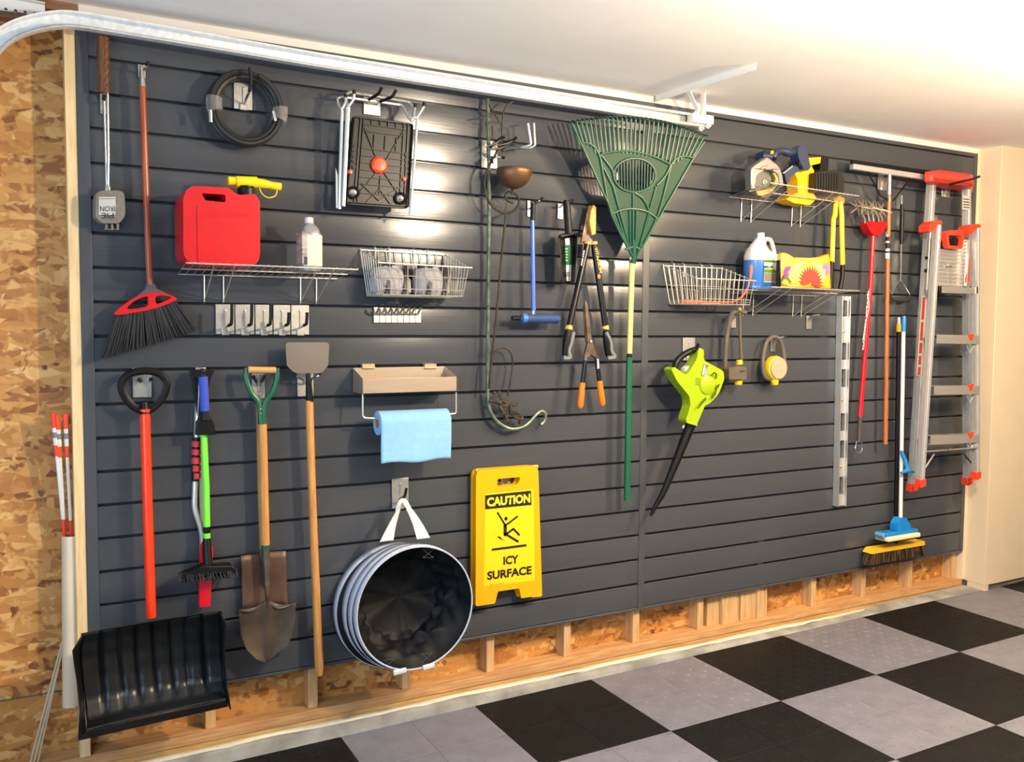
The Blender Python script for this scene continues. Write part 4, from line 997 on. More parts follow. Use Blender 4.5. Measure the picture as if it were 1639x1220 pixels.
# ------------------------------------------------------------------ green crook pole and copper bowl stake
IRON = mat('dark_bronze_iron', (74, 66, 54), .5, .6, col2=(52, 46, 38), scale=30)
t = thing('shepherd_crook', 'tall greenish metal crook pole with curled end and small vine ornament', 'plant pole', at(782, 420, .04))
pd = .045
obj('pole', M().tube(smooth(A([(780.5, 158), (783, 300), (782, 420), (781, 540), (780.5, 625), (783, 652), (792, 671), (805, 682), (819, 687), (836, 684), (849, 674.5), (859, 663), (866, 658.5), (872, 662), (873, 669), (870, 676), (865.5, 680)], pd), 5), .0085, 8), mat('verdigris_pole', (116, 132, 116), .45, .5, col2=(78, 90, 78), scale=25), t)
orn = M()
for l in ([(789, 628), (797, 632), (806, 642), (818, 648), (828, 646)], [(786, 640), (795, 645), (804, 656), (812, 672)], [(800, 650), (806, 664), (815, 678)], [(818, 648), (816, 660), (824, 668), (838, 672)], [(797, 632), (799, 626)], [(815, 662), (828, 662), (836, 668), (830, 678)]):
    orn.tube(smooth(A(l, .06), 3), [.006+.003*math.sin(i) for i in range(len(smooth(A(l, .06), 3)))], 6)
for px, py, r in ((793, 634, .013), (800, 645, .016), (810, 650, .015), (806, 662, .014), (823, 649, .011), (814, 674, .012), (829, 670, .010), (787, 642, .009)): orn.ball(at(px, py, .062), r, 8, (1.3, .45, .8))
obj('vine_ornament', orn, IRON, t, kind='stuff')
t = thing('bowl_stake', 'brown iron garden stake with copper half bowl, scroll and leaf sprigs', 'garden stake', at(805, 420, .07))
bd = .085
mm = M().tube(smooth(A([(810, 342), (806, 380), (802, 420), (796, 490), (786, 585), (783, 622)], bd), 5), .0052, 8)
mm.tube(smooth(A([(821, 325), (813, 322), (809, 315), (810, 310), (816, 307), (826, 312), (831, 321), (828, 331), (819, 339.5), (808, 341.5), (795, 336), (783, 323.5), (776.5, 305), (775.5, 289), (780, 271), (789, 255), (797, 239), (803, 229)], bd), 5), .0052, 8)
mm.tube(A([(820, 311), (820.5, 297)], bd), .006, 8)
mm.tube(smooth(A([(784, 566), (790, 561), (798, 557), (806, 556.5), (815, 561), (820, 573), (820, 590), (817, 610), (812, 634)], .05), 5), .0042, 8)
obj('stem', mm, IRON, t)
bc = at(823, 270.5, bd+.03); rb_ = (at(848, 271, bd).x-at(799, 271, bd).x)/2
prof = [(rb_*math.sin(a), -rb_*1.1*math.cos(a)) for a in [math.pi/2*i/8 for i in range(9)]]
obj('copper_bowl', M().lathe(prof, bc, (0, 0, 1), 28, caps=False), mat('aged_copper', (142, 104, 76), .42, .7, col2=(92, 70, 52), scale=12), t, solid=.003)
tw = M()
for l in ([(802, 232), (803, 206), (797, 192), (784, 172)], [(803, 206), (806, 180), (813, 168), (820, 163)], [(768, 189), (782, 187), (788, 186)], [(778, 195), (790, 196), (802, 199)], [(806, 182), (792, 180), (782, 168)], [(817, 203), (830, 201)], [(788, 202), (789, 228)]):
    tw.tube(smooth(A(l, bd), 3), .0032, 5)
obj('sprigs', tw, IRON, t, kind='stuff')
lv = M()
for l in ([(777, 235), (792, 230), (809, 219)], [(796, 233), (812, 230), (828, 221)], [(785, 240), (800, 238), (812, 232)], [(795, 250), (786, 256), (790, 262)]): lv.tube(A(l, bd+.01), [.004, .011, .004], 6, sq=.6)
obj('leaves', lv, mat('leaf_iron', (58, 54, 50), .45, .6), t, kind='stuff')

# ------------------------------------------------------------------ blue T tool
t = thing('foam_head_rake', 'T shaped tool with blue pole and blue cylinder head beside the scoop', 'snow tool', at(855, 430, .07))
obj('pole', M().tube([at(852, 351, .08), at(854, 498, .08)], .0098, 12), mat('periwinkle_pole', (82, 112, 196), .32, .2), t)
obj('grip', M().tube([at(853, 325, .08), at(852.3, 353, .08)], .0112, 10), BLK, t)
obj('grip_loop', M().tube(smooth([at(850, 330, .08), at(850, 322, .085), at(856, 322, .085), at(856, 330, .08)], 4), .003, 6), BLK, t)
obj('neck', rod(at(853.6, 496, .08), at(854, 506, .08), .008), CHROME, t)
obj('head', M().tube([at(832, 509.5, .08), at(835, 509.6, .08), at(890, 510.5, .08), at(893.5, 510.5, .08)], [.012, .0205, .021, .0195], 14), mat('navy_foam', (34, 62, 112), .7, var=.1, scale=60), t)
obj('end_cap', M().tube([at(835, 509.6, .08), at(842, 509.7, .08)], .0217, 14), mat('blue_cap', (60, 110, 180), .45), t)
obj('end_knob', M().tube([at(819.5, 509, .08), at(825, 509, .08), at(834, 509.5, .08)], [.009, .011, .008], 10), BLK, t)

# ------------------------------------------------------------------ black garden scoop with label
t = thing('garden_scoop', 'black plastic hand scoop with green and white label hanging by its handle', 'scoop', at(910, 400, .06))
obj('handle', M().tube([at(906.5, 320, .09), at(907.5, 330, .09), at(910.5, 374, .09)], [.013, .0165, .0165], 12), BLK, t)
lp = [(894, 380), (896.5, 410), (898.5, 440), (901, 455)]; rp_ = [(925, 373.5), (924, 405), (921, 438), (919.5, 451)]
def gs():
    rings = []
    for i in range(13):
        v = i/12*3; k = min(int(v), 2); f = v-k
        a = (lp[k][0]+(lp[k+1][0]-lp[k][0])*f, lp[k][1]+(lp[k+1][1]-lp[k][1])*f); b = (rp_[k][0]+(rp_[k+1][0]-rp_[k][0])*f, rp_[k][1]+(rp_[k+1][1]-rp_[k][1])*f)
        rg = []
        for j in range(13):
            u = j/12; q = abs(2*u-1); rg.append(at(a[0]+(b[0]-a[0])*u, a[1]+(b[1]-a[1])*u, .115-.055*(1-q**3)))
        rings.append(rg)
    return M().loft(rings, caps=False, closed=False)
obj('scoop_blade', gs(), BLK, t, solid=-.003, ang=60)
obj('back_wall', M().prism(XZ([(899, 380), (923, 376), (921, 372), (913, 371), (905, 373), (900, 376)], .1), .065, .085), BLK, t, bevel=.003)
lg = mat('label_green', (16, 112, 62), .45)
q4 = lambda l: XZ(l, .072)
obj('label', M().prism(q4([(902.5, 450), (918, 450), (912.5, 381), (904.5, 382)]), .0645, .0665), mat('label_white', (226, 230, 222), .45), t, label='white paper label with green panel')
obj('label_panel', M().prism(q4([(903, 424), (915.7, 424), (913, 392), (904, 392)]), .0655, .0672), lg, t, label='green printed panel')
mm = M()
for i in range(5): mm.prism(q4([(905, 399+i*4.6), (909.5-.6*(i % 2), 399+i*4.6), (909.5-.6*(i % 2), 397.6+i*4.6), (905, 397.6+i*4.6)]), .066, .0676)
obj('print_lines', mm, WINK, t, kind='stuff')
mm = M()
for i in range(6): mm.prism(q4([(904.5+i*1.5, 443), (905.2+i*1.5, 443), (905.2+i*1.5, 435), (904.5+i*1.5, 435)]), .066, .0676)
obj('barcode', mm, INK, t, kind='stuff')

# ------------------------------------------------------------------ loppers and grass shears
def Z3(X, Y, d): return at(800+X/3.21, 300+Y/3.21, d)
t = thing('hedge_lopper', 'long lopper with black handles, orange collars and grey edged grips', 'lopper', Z3(460, 600, .06))
ld = .06
LB = mat('lopper_black', (18, 18, 19), .3, var=.1); LG = mat('grip_grey', (112, 116, 118), .55); LO = mat('lopper_orange', (236, 164, 66), .4)
obj('hook_blade', M().prism([(q.x, q.z) for q in (Z3(456, 176, ld), Z3(463, 120, ld), (Z3(478, 90, ld)), Z3(490, 104, ld), Z3(488, 240, ld), Z3(468, 248, ld))][::1], .045, .07), LO, t, bevel=.003)
obj('cutting_blade', M().prism([(q.x, q.z) for q in (Z3(424, 282, ld), Z3(462, 92, ld), Z3(474, 92, ld), Z3(450, 285, ld))], .04, .05), STEEL, t)
for tp, bt, cl, gr in (((452, 285), (356, 716), (352, 735), (335, 880)), ((482, 285), (543, 716), (547, 735), (560, 880))):
    obj('collar', M().tube([Z3(tp[0], tp[1]-6, ld), Z3(tp[0]+(bt[0]-tp[0])*.02, tp[1]+8, ld)], .0175, 10), LO, t)
    obj('handle', M().tube([Z3(*tp, ld), Z3(*bt, ld)], .0145, 12), LB, t)
    obj('collar', M().tube([Z3(bt[0]+2, bt[1]-8, ld), Z3(bt[0]-2, bt[1]+14, ld)], [.0145, .0185], 12), LO, t)
    gp = smooth([Z3(*cl, ld), Z3((cl[0]+gr[0])/2-2, (cl[1]+gr[1])/2, ld), Z3(gr[0], gr[1]-8, ld)], 5)
    obj('grip', M().tube(gp, [.0165, .0175, .018, .018, .018, .0175, .017, .0165, .016, .0155, .013][:len(gp)], 12), BLK, t)
    s_ = 1 if gr[0] < 400 else -1
    ga = smooth([Z3(cl[0]+s_*20, cl[1]+8, ld), Z3(cl[0]+s_*8, cl[1]+60, ld), Z3(gr[0]+s_*12, gr[1]-40, ld), Z3(gr[0]+s_*18, gr[1]-6, ld), Z3(gr[0]-s_*16, gr[1]-4, ld)] if s_ > 0 else [Z3(cl[0]-8, cl[1]+8, ld), Z3(cl[0]+14, cl[1]+60, ld), Z3(gr[0]+6, gr[1]-40, ld), Z3(gr[0]+22, gr[1]-10, ld), Z3(gr[0]-14, gr[1]-2, ld)], 5)
    obj('grip_edge', M().tube([v+Vector((0, -.012, 0)) for v in ga], .008, 6, sq=1.3), LG, t, label='grey rubber edge of the grip')
p, q = Z3(489, 308, .08), Z3(515, 440, .08)
text('TITANIUM', (p.x, p.z), (q.x, q.z), mat('gold_print', (236, 176, 44), .5), t, .0756, up=(.0135, .0026), bold=.03)
cc = Z3(513, 457, .08); obj('round_emblem', M().prism(ell(cc.x, cc.z, .0085, .0105, 20), .074, .0756), mat('emblem_orange', (224, 120, 52), .5), t)
p, q = Z3(427, 400, .08), Z3(440, 322, .08); text('FISKARS', (p.x, p.z), (q.x, q.z), WINK, t, .0752, up=(-.0085, -.0012), bold=.02)
t = thing('grass_shears', 'hand shears with rusty steel blades and orange handle grips below the lopper', 'shears', Z3(465, 850, .1))
sd_ = .095
obj('blade', M().prism([(q.x, q.z) for q in (Z3(452, 800, sd_), Z3(437, 600, sd_), Z3(440, 578, sd_), Z3(452, 600, sd_), Z3(474, 780, sd_), Z3(472, 806, sd_))], .088, .094), STEEL, t, bevel=.001)
obj('blade', M().prism([(q.x, q.z) for q in (Z3(447, 800, sd_), Z3(434, 620, sd_), Z3(444, 590, sd_), Z3(466, 790, sd_))], .082, .088), STEEL, t, bevel=.001)
obj('pivot_plate', M().prism([(q.x, q.z) for q in (Z3(432, 880, sd_), Z3(440, 838, sd_), Z3(454, 792, sd_), Z3(474, 792, sd_), Z3(492, 838, sd_), Z3(502, 880, sd_), Z3(488, 878, sd_), Z3(470, 858, sd_), Z3(448, 880, sd_))], .084, .097), STEEL, t, bevel=.002)
q = Z3(465, 792, sd_); obj('pivot_bolt', M().lathe([(0, .008), (.006, .007), (.008, 0)], (q.x, -.097, q.z), (0, -1, 0), 12), ZINC, t)
for a, b, c_, nm in (((441, 878), (424, 1010), (413, 1130), 0), ((496, 872), (512, 1000), (527, 1118), 1)):
    obj('arm', M().tube([Z3(*a, sd_), Z3(*b, sd_)], .0105, 10), LB, t)
    obj('tang', M().tube([Z3(a[0], a[1]-8, sd_), Z3(a[0]+(b[0]-a[0])*.12, a[1]+12, sd_)], .0112, 8), STEEL, t)
    obj('grip', M().tube([Z3(b[0], b[1]-6, sd_), Z3((b[0]+c_[0])/2, (b[1]+c_[1])/2, sd_), Z3(c_[0], c_[1]-10, sd_), Z3(c_[0], c_[1]+4, sd_)], [.0135, .0145, .015, .008], 12), ORP, t, bevel=0)
p, q = Z3(509, 935, sd_), Z3(503, 880, sd_); obj('sticker', M().prism([(v.x, v.z) for v in (Z3(500, 882, .105), Z3(501, 932, .105), Z3(511, 930, .105), Z3(506, 880, .105))], .1045, .1062), WINK, t, label='white sticker')

# ------------------------------------------------------------------ leaf rake
def Z8(X, Y, d): return at(900+X/3.812, 100+Y/3.812, d)
t = thing('leaf_rake', 'large green plastic leaf rake hanging head up with yellow and green handle', 'rake', at(1010, 420, .08))
RK = mat('rake_green', (14, 74, 54), .36, var=.05, scale=20, spec=.35); RKM = mat('rake_web_green', (24, 66, 46), .5, var=.03, spec=.35)
def rd_(Y): return .09+.07*max(0, (1200-Y)/800)     # head leans out towards the room at the top
def R3(X, Y, dd=0): return Z8(X, Y, rd_(Y)+dd)
def rpl(pts, th=.004, holes=()):
    """plate through points on the leaning head, tessellated flat"""
    loops = [pts]+list(holes); flat = [p for l in loops for p in l]
    tr = tessellate_polygon([[Vector((x, y, 0)) for x, y in l] for l in loops]); n = len(flat); m = M()
    f = [R3(x, y, 0) for x, y in flat]; b = [R3(x, y, -th) for x, y in flat]; fs = []
    for a in tr: fs += [tuple(a), tuple(i+n for i in a[::-1])]
    o = 0
    for l in loops:
        for i in range(len(l)): fs.append((o+i, o+(i+1) % len(l), o+(i+1) % len(l)+n, o+i+n))
        o += len(l)
    m.add(f+b, fs); bmx = m; return bmx
oc = [(440+128*math.cos(a), 688-103*math.sin(a)) for a in [2*math.pi*i/40 for i in range(40)]]
web = [(435, 1195), (120, 505), (140, 492), (165, 496), (190, 520), (210, 545), (235, 562), (300, 546), (380, 540), (440, 545), (520, 562), (590, 588), (655, 622), (690, 590), (735, 572), (775, 574), (800, 582)]
obj('web', rpl(web, .003, [oc]), RKM, t, weld=False)
def rline(l, r=.0045, sm=0, dd=.003): 
    p = [R3(x, y, dd) for x, y in l]
    if sm: p = smooth(p, sm)
    return M().tube(p, r, 6)
for l, sm in (([(430, 1190), (58, 372)], 0), ([(450, 1190), (800, 582), (865, 484)], 0), ([(424, 1180), (300, 930), (255, 720), (232, 590), (205, 530), (170, 498), (140, 490), (118, 502)], 3), ([(456, 1180), (575, 950), (640, 720), (662, 630), (690, 592), (735, 572), (800, 582)], 3), ([(235, 562), (300, 546), (380, 540), (440, 545), (520, 562), (590, 588), (660, 624)], 3), ([(232, 562), (300, 650), (312, 690)], 2), ([(660, 624), (630, 690), (575, 750)], 2), ([(300, 925), (360, 900), (440, 893), (520, 912), (580, 955)], 3), ([(385, 1140), (440, 1125), (480, 1145)], 3), ([(420, 1170), (310, 760), (250, 640)], 0), ([(458, 1170), (570, 760)], 0), ([(430, 1150), (432, 790)], 0), ([(415, 1160), (410, 900)], 0), ([(445, 1160), (452, 900)], 0), ([(400, 1130), (330, 910)], 0), ([(470, 1130), (540, 920)], 0), ([(440, 795), (490, 830), (525, 900), (520, 960)], 3)):
    obj('rib', rline(l, .0058 if len(l) > 2 else .0052, sm), RK, t)
obj('oval_ring', M().tube([R3(x, y, .003) for x, y in oc], .0055, 6, closed=True), RK, t)
for i in range(14):
    x = 322+i*18.2; h = 103*math.sqrt(max(0, 1-((x-440)/128)**2))
    obj('oval_bar', M().tube([R3(x, 688-h, 0), R3(x+(x-440)*-.06, 688+h, 0)], .0036, 5), RK, t)
NT = 30
for i in range(NT):
    u = i/(NT-1)
    # base follows the upper edge of the web, tips follow a shallow arc
    bx_ = 105+690*u; 
    if u < .13: by = 505-10*(u/.13)+(0 if u < .06 else 30*(u-.06)/.07)
    elif u < .82: by = 556-16*math.sin((u-.13)/.69*math.pi*.75)+75*((u-.13)/.69)**2
    else: by = 625-50*((u-.82)/.12 if u < .94 else 1)
    tx = 58+807*u; ty = 372-85*math.sin(math.pi*min(1, u*1.02)*.86)+122*u-6
    p0, p1 = R3(bx_, by), R3(tx, ty)
    tip = p1+Vector((0, -.035, -.004)); up = p1+Vector((0, -.008, .006))
    obj('tine', M().tube([p0, p0.lerp(p1, .8), p1, up, tip], [.0056, .005, .0046, .004, .003], 6, sq=1.25), RK, t)
obj('socket', M().tube([R3(434, 1085), R3(436, 1190), at(1012.5, 421, .085)], [.0085, .0145, .0165], 12), RK, t)
obj('upper_handle', M().tube([at(1012, 412, .085), at(1007.5, 566, .08)], .0128, 12), mat('cream_yellow_pole', (236, 224, 130), .38), t)
obj('ferrule', M().tube([at(1007.6, 561, .08), at(1007.3, 575, .08)], .0122, 12), BLK, t)
obj('lower_handle', M().tube([at(1007.2, 572, .08), at(1003.5, 801, .075)], .0150, 12), mat('green_pole', (24, 92, 62), .35), t)

# ------------------------------------------------------------------ lime leaf blower
def ZB(X, Y, d): return at(960+X/2.772, 400+Y/2.772, d)
t = thing('leaf_blower', 'lime green cordless leaf blower with long black nozzle hanging from a hook', 'leaf blower', ZB(430, 620, .14))
LM = mat('lime_green_plastic', (146, 172, 16), .36, var=.03)
d_ = .19
body = [(440, 432), (466, 444), (464, 490), (552, 538), (556, 574), (530, 642), (492, 682), (470, 692), (432, 782), (381, 766), (406, 690), (402, 652), (345, 582), (321, 532), (334, 520), (386, 556), (404, 535), (436, 482)]
bp_ = [(q.x, q.z) for q in (ZB(x, y, d_) for x, y in body)]
obj('body', M().prism(rpoly(bp_, .34), .125, .185), LM, t, bevel=.018, seg=4)
bl = ZB(480, 600, d_); obj('fan_housing', M().lathe([(.050, 0), (.046, .012), (.03, .019), (0, .022)], (bl.x, -.178, bl.z), (0, -1, 0), 28), LM, t)
obj('handle', M().tube(smooth([ZB(332, 534, .16), ZB(340, 500, .16), ZB(364, 472, .16), ZB(398, 452, .16), ZB(440, 438, .16)], 5), .0155, 12), BLK, t)
obj('hook_tab', M().tube([ZB(428, 462, .16), ZB(434, 436, .17), ZB(437, 414, .17)], [.012, .01, .006], 8), BLK, t)
obj('trigger', M().prism([(q.x, q.z) for q in (ZB(386, 548, .17), ZB(388, 526, .17), ZB(408, 512, .17), ZB(416, 528, .17), ZB(400, 545, .17))], .12, .16), WHT, t, bevel=.004)
lb = [ZB(x, y, .19) for x, y in ((452, 556), (472, 562), (484, 514), (464, 508))]
obj('badge', M().prism([(v.x, v.z) for v in lb], .184, .1868), INK, t)
obj('badge_face', M().prism([((lambda c, v: (c.x+(v.x-c.x)*.82, c.z+(v.z-c.z)*.9))(sum(lb, Vector())/4, v)) for v in lb], .1865, .1872), WINK, t)
p, q = ZB(470, 555, .19), ZB(480, 516, .19); text('RYOBI', (p.x, p.z), (q.x, q.z), INK, t, .1876, up=(-.0125, .0035), bold=.05)
vn = M()
for x, y, l in ((498, 552, 22), (508, 556, 16)): 
    a, b = ZB(x, y-8, .2), ZB(x+14, y+6, .2)
for (xa_, ya_), (xb_, yb__) in (((500, 660), (510, 630)), ((510, 648), (522, 600)), ((524, 612), (530, 596)), ((445, 690), (470, 656)), ((452, 680), (472, 662)), ((436, 702), (460, 670))):
    vn.tube([ZB(xa_, ya_, .2), ZB(xb_, yb__, .2)], .004, 6)
vn.tube(smooth([ZB(497, 556, .2), ZB(508, 545, .205), ZB(518, 556, .2), ZB(514, 572, .2)], 4), .004, 6)
for i in range(4): vn.tube([ZB(424, 570+i*9, .1855), ZB(446, 574+i*9, .1855)], .0016, 5)
for k, (a, b) in enumerate((((500, 662), (512, 626)), ((514, 640), (526, 598)), ((444, 690), (470, 654)), ((437, 702), (462, 668)))):
    pass
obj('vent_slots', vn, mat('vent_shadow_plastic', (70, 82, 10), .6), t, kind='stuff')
obj('nozzle_ring', M().tube([ZB(408, 764, .14), ZB(404, 776, .14)], .030, 18), mat('grey_ring', (176, 180, 168), .5), t)
nz = smooth([ZB(404, 772, .14), ZB(362, 880, .135), ZB(318, 990, .13), ZB(280, 1080, .12), ZB(250, 1132, .11), ZB(226, 1180, .10)], 4)
n = len(nz); obj('nozzle', M().tube(nz, [.0275-.0195*(i/(n-1))**.85 for i in range(n)], 14), BLK, t)
obj('nozzle_latch', M().tube([ZB(368, 792, .172), ZB(374, 778, .172)], .005, 6), mat('latch_grey', (150, 160, 170), .4), t)

# ------------------------------------------------------------------ sprinklers
def Z5(X, Y, d): return at(1040+X/4.82, 400+Y/4.82, d)
TAU = mat('taupe_plastic', (88, 81, 71), .45, var=.05); SPY = mat('sprinkler_yellow', (226, 188, 20), .4)
t = thing('oscillating_sprinkler', 'taupe oscillating lawn sprinkler hanging on end with yellow caps', 'sprinkler', Z5(660, 760, .07))
obj('base_tube', M().tube(smooth([Z5(740, 482, .11), Z5(700, 478, .105), Z5(650, 480, .1), Z5(624, 520, .09), Z5(602, 620, .08), Z5(585, 750, .075), Z5(580, 900, .07), Z5(592, 1028, .07)], 5), .0125, 10), TAU, t)
obj('spray_tube', M().tube([Z5(694, 480, .11), Z5(697, 640, .105), Z5(706, 860, .1)], [.008, .0075, .009], 10), mat('brown_tube', (92, 80, 66), .4), t)
mm = M()
for i in range(16):
    q = Z5(693.5+i*.85, 500+i*21, .116); mm.ball(q, .0026, 6)
obj('nozzles', mm, mat('nozzle_brass', (160, 140, 104), .4, .4), t, kind='stuff')
obj('top_plug', M().tube([Z5(692, 446, .11), Z5(693, 466, .11)], .0095, 12), SPY, t)
obj('top_disc', M().tube([Z5(693, 462, .11), Z5(693, 476, .11)], .020, 16), TAU, t)
obj('yellow_collar', M().tube([Z5(690, 850, .1), Z5(692, 882, .1)], [.0145, .018], 12), SPY, t)
obj('motor_housing', M().prism(rpoly([(q.x, q.z) for q in (Z5(612, 1000, .13), Z5(748, 1000, .13), Z5(748, 905, .13), Z5(690, 898, .13), Z5(612, 915, .13))], .12), .06, .13), TAU, t, bevel=.005)
obj('housing_mark', M().prism([(q.x, q.z) for q in (Z5(694, 944, .13), Z5(735, 944, .13), Z5(735, 930, .13), Z5(694, 930, .13))], .129, .1308), mat('dark_mark', (54, 48, 42), .5), t)
obj('hose_coupling', M().tube([Z5(682, 1000, .095), Z5(682, 1012, .095), Z5(681, 1040, .095)], [.018, .0225, .019], 14), SPY, t)
t = thing('dial_sprinkler', 'taupe loop sprinkler with round cream dial and yellow coupling', 'sprinkler', Z5(960, 860, .06))
loop = smooth([Z5(930, 1000, .07), Z5(890, 980, .065), Z5(872, 900, .06), Z5(878, 800, .055), Z5(900, 715, .055), Z5(935, 678, .055), Z5(975, 674, .055), Z5(1010, 710, .055), Z5(1030, 790, .055), Z5(1040, 880, .06)], 5)
obj('loop', M().tube(loop, .0115, 10), TAU, t)
q = Z5(985, 914, .075); rr_ = Z5(1050, 914, .1).x-Z5(985, 914, .1).x
obj('body_disc', M().lathe([(rr_*1.06, 0), (rr_*1.1, .02), (rr_*1.02, .035), (rr_*.98, .036)], (q.x-.004, -.045, q.z), (0, -1, 0), 32), SPY, t)
obj('dial', M().lathe([(rr_*.98, .0), (rr_*.96, .008), (rr_*.9, .012), (0, .013)], (q.x, -.078, q.z), (0, -1, 0), 32), mat('cream_dial', (176, 154, 128), .5), t)
for dx_, dz_, n_ in ((.012, .014, 0), (.016, -.014, 1), (-.012, .016, 2), (-.016, -.010, 3)):
    obj('dial_spot', M().lathe([(.006, 0), (.006, .0012), (0, .0014)], (q.x+dx_, -.091, q.z+dz_), (0, -1, 0), 12), mat('dial_mark', (164, 146, 124), .5), t)
obj('hose_coupling', M().tube([Z5(963, 1004, .07), Z5(963, 1014, .07), Z5(964, 1040, .07)], [.018, .0215, .018], 14), SPY, t)

# ------------------------------------------------------------------ right wire basket and orange cord
def ZW(X, Y, d): return at(1050+X/9.64, 410+Y/9.64, d)
BD = .205
tl, tr = ZW(110, 148, .012), ZW(1020, 192, .012); ftl, ftr = ZW(640, 345, BD), ZW(1510, 380, BD)
fbl, fbr = ZW(690, 742, BD-.03), ZW(1445, 757, BD-.03); bl, br = ZW(215, 745, .02), ZW(980, 740, .02)
fbl.z = fbr.z = (bl.z+br.z)/2-.002; bl.z = br.z = fbl.z
basket('silver wire basket holding only an orange cord, beside the blue jug', tl, tr, ftl, ftr, bl, br, fbl, fbr, 11, 7)
cp = smooth([ZW(375, 716, .05), ZW(520, 712, .06), ZW(800, 728, .09), ZW(1000, 738, .11), ZW(1150, 725, .14), ZW(1250, 680, .16), ZW(1340, 610, .178), ZW(1410, 490, .188), ZW(1455, 340, .19), ZW(1470, 150, .192)], 5)
for i, p in enumerate(cp):
    if p.z < bl.z+.012: p.z = bl.z+.012
t = thing('orange_cord', 'orange cord lying in the wire basket and bending up over its end', 'cord', cp[12])
OC = mat('orange_cord_rubber', (238, 104, 70), .55)
obj('cord', M().tube(cp, .0048, 8), OC, t)
obj('plug', M().tube([cp[0], cp[3], cp[8], cp[9]], [.009, .0105, .0085, .006], 10), OC, t)
obj('plug', M().tube([cp[-6], cp[-3], cp[-1], cp[-1]+Vector((0, 0, .006))], [.005, .0085, .008, .003], 10), OC, t)
# ------------------------------------------------------------------ right-hand wire shelves and what stands on them
def ZU(X, Y, d): return at(1160+X/7.126, 220+Y/7.126, d)
def ZL(X, Y, d): return at(1180+X/7.805, 360+Y/7.805, d)
wire_shelf('upper right wire shelf carrying the circular saw and a yellow and black tool', at(1166.5, 315.4, .012), at(1304, 331.3, .012), at(1233, 292.7, .28), at(1374.5, 314, .28), (.145, .257, .73, .835), .115, 'wire shelves')
wire_shelf('lower right wire shelf carrying the blue jug and the flower seed bag', at(1170, 469, .012), at(1305, 474, .012), at(1234.5, 459.5, .28), at(1375.4, 465.8, .28), (.145, .257, .73, .835), .115, 'wire shelves')
ROPE = None
# circular saw
t = thing('circular_saw', 'navy and silver cordless circular saw on the upper right shelf', 'circular saw', ZU(450, 590, .18))
NAVY = mat('navy_plastic', (34, 46, 74), .42, var=.08); SILV = mat('silver_guard', (140, 142, 140), .34, .7)
def pz(l, d, Z): return [(q.x, q.z) for q in (Z(x, y, d) for x, y in l)]
sd_ = .2
gd = pz([(298, 600), (292, 450), (292, 352), (330, 318), (400, 270), (468, 226), (500, 236), (540, 268), (590, 304), (628, 356), (652, 430), (668, 540), (632, 560)]+[(486+134*math.cos(math.pi*i/14), 505-132*math.sin(math.pi*i/14)) for i in range(15)]+[(346, 590)], sd_, ZU)
obj('upper_guard', M().prism(gd[::-1] if False else gd, .16, .205), SILV, t, bevel=.005)
q = ZU(486, 505, sd_); rr_ = (ZU(618, 505, sd_).x-ZU(354, 505, sd_).x)/2
teeth = [(q.x+rr_*(1.0 if i % 2 else .95)*math.cos(2*math.pi*i/48), q.z+rr_*(1.0 if i % 2 else .95)*math.sin(2*math.pi*i/48)) for i in range(48)]
obj('blade', M().prism(teeth, .175, .178), mat('saw_blade_steel', (120, 122, 116), .25, .9), t)
obj('blade_hub', M().lathe([(.014, 0), (.013, .006), (.006, .008), (.006, .016), (0, .017)], (q.x, -.178, q.z), (0, -1, 0), 16), ZINC, t)
lg_ = pz([(365, 610), (380, 660), (440, 668), (520, 640), (600, 560), (640, 470), (610, 400), (560, 400), (590, 470), (560, 540), (470, 590)], sd_, ZU)
obj('lower_guard', M().prism(lg_, .178, .198), mat('olive_guard', (156, 148, 84), .3, .4), t, bevel=.003)
bp = [ZU(282, 612, .24), ZU(560, 545, .24), ZU(690, 545, .12), ZU(420, 618, .10)]
obj('base_plate', M().hexa([v-Vector((0, 0, .003)) for v in bp], bp), SILV, t)
obj('badge', M().prism(rpoly(pz([(402, 372), (474, 350), (478, 318), (404, 340)], .2, ZU), .2), .2, .2075), mat('badge_red', (214, 70, 62), .4), t)
obj('badge_print', M().prism(pz([(412, 362), (466, 345), (468, 332), (413, 348)], .2, ZU), .206, .2082), mat('badge_print_pale', (240, 186, 176), .5), t)
obj('motor', M().tube([ZU(385, 225, .10), ZU(470, 215, .15), ZU(545, 225, .17)], [.024, .03, .027], 14), NAVY, t)
obj('yellow_accent', M().prism(pz([(535, 190), (555, 185), (557, 155), (540, 150)], .2, ZU), .19, .201), YEL, t)
obj('handle', M().tube(smooth([ZU(545, 235, .17), ZU(575, 175, .17), ZU(650, 155, .17), ZU(740, 175, .17), ZU(815, 160, .17), ZU(845, 135, .17)], 4), [.020+.002*math.sin(i*.7) for i in range(21)], 12), NAVY, t)
obj('rear_grip', M().prism(rpoly(pz([(905, 388), (858, 370), (800, 250), (786, 140), (820, 100), (880, 112), (905, 200), (940, 350)], .17, ZU), .25), .14, .195), NAVY, t, bevel=.008)
obj('battery_bar', M().prism(rpoly(pz([(690, 520), (670, 440), (665, 400), (800, 310), (838, 375), (740, 450), (720, 520)], .17, ZU), .2), .13, .18), NAVY, t, bevel=.006)
obj('grey_strip', M().prism(pz([(655, 408), (670, 416), (775, 335), (770, 320)], .18, ZU), .178, .183), mat('light_grey_panel', (140, 146, 152), .4), t)
obj('trigger_pad', M().prism(rpoly(pz([(850, 330), (846, 280), (862, 260), (870, 320)], .2, ZU), .3), .19, .199), BLK, t)
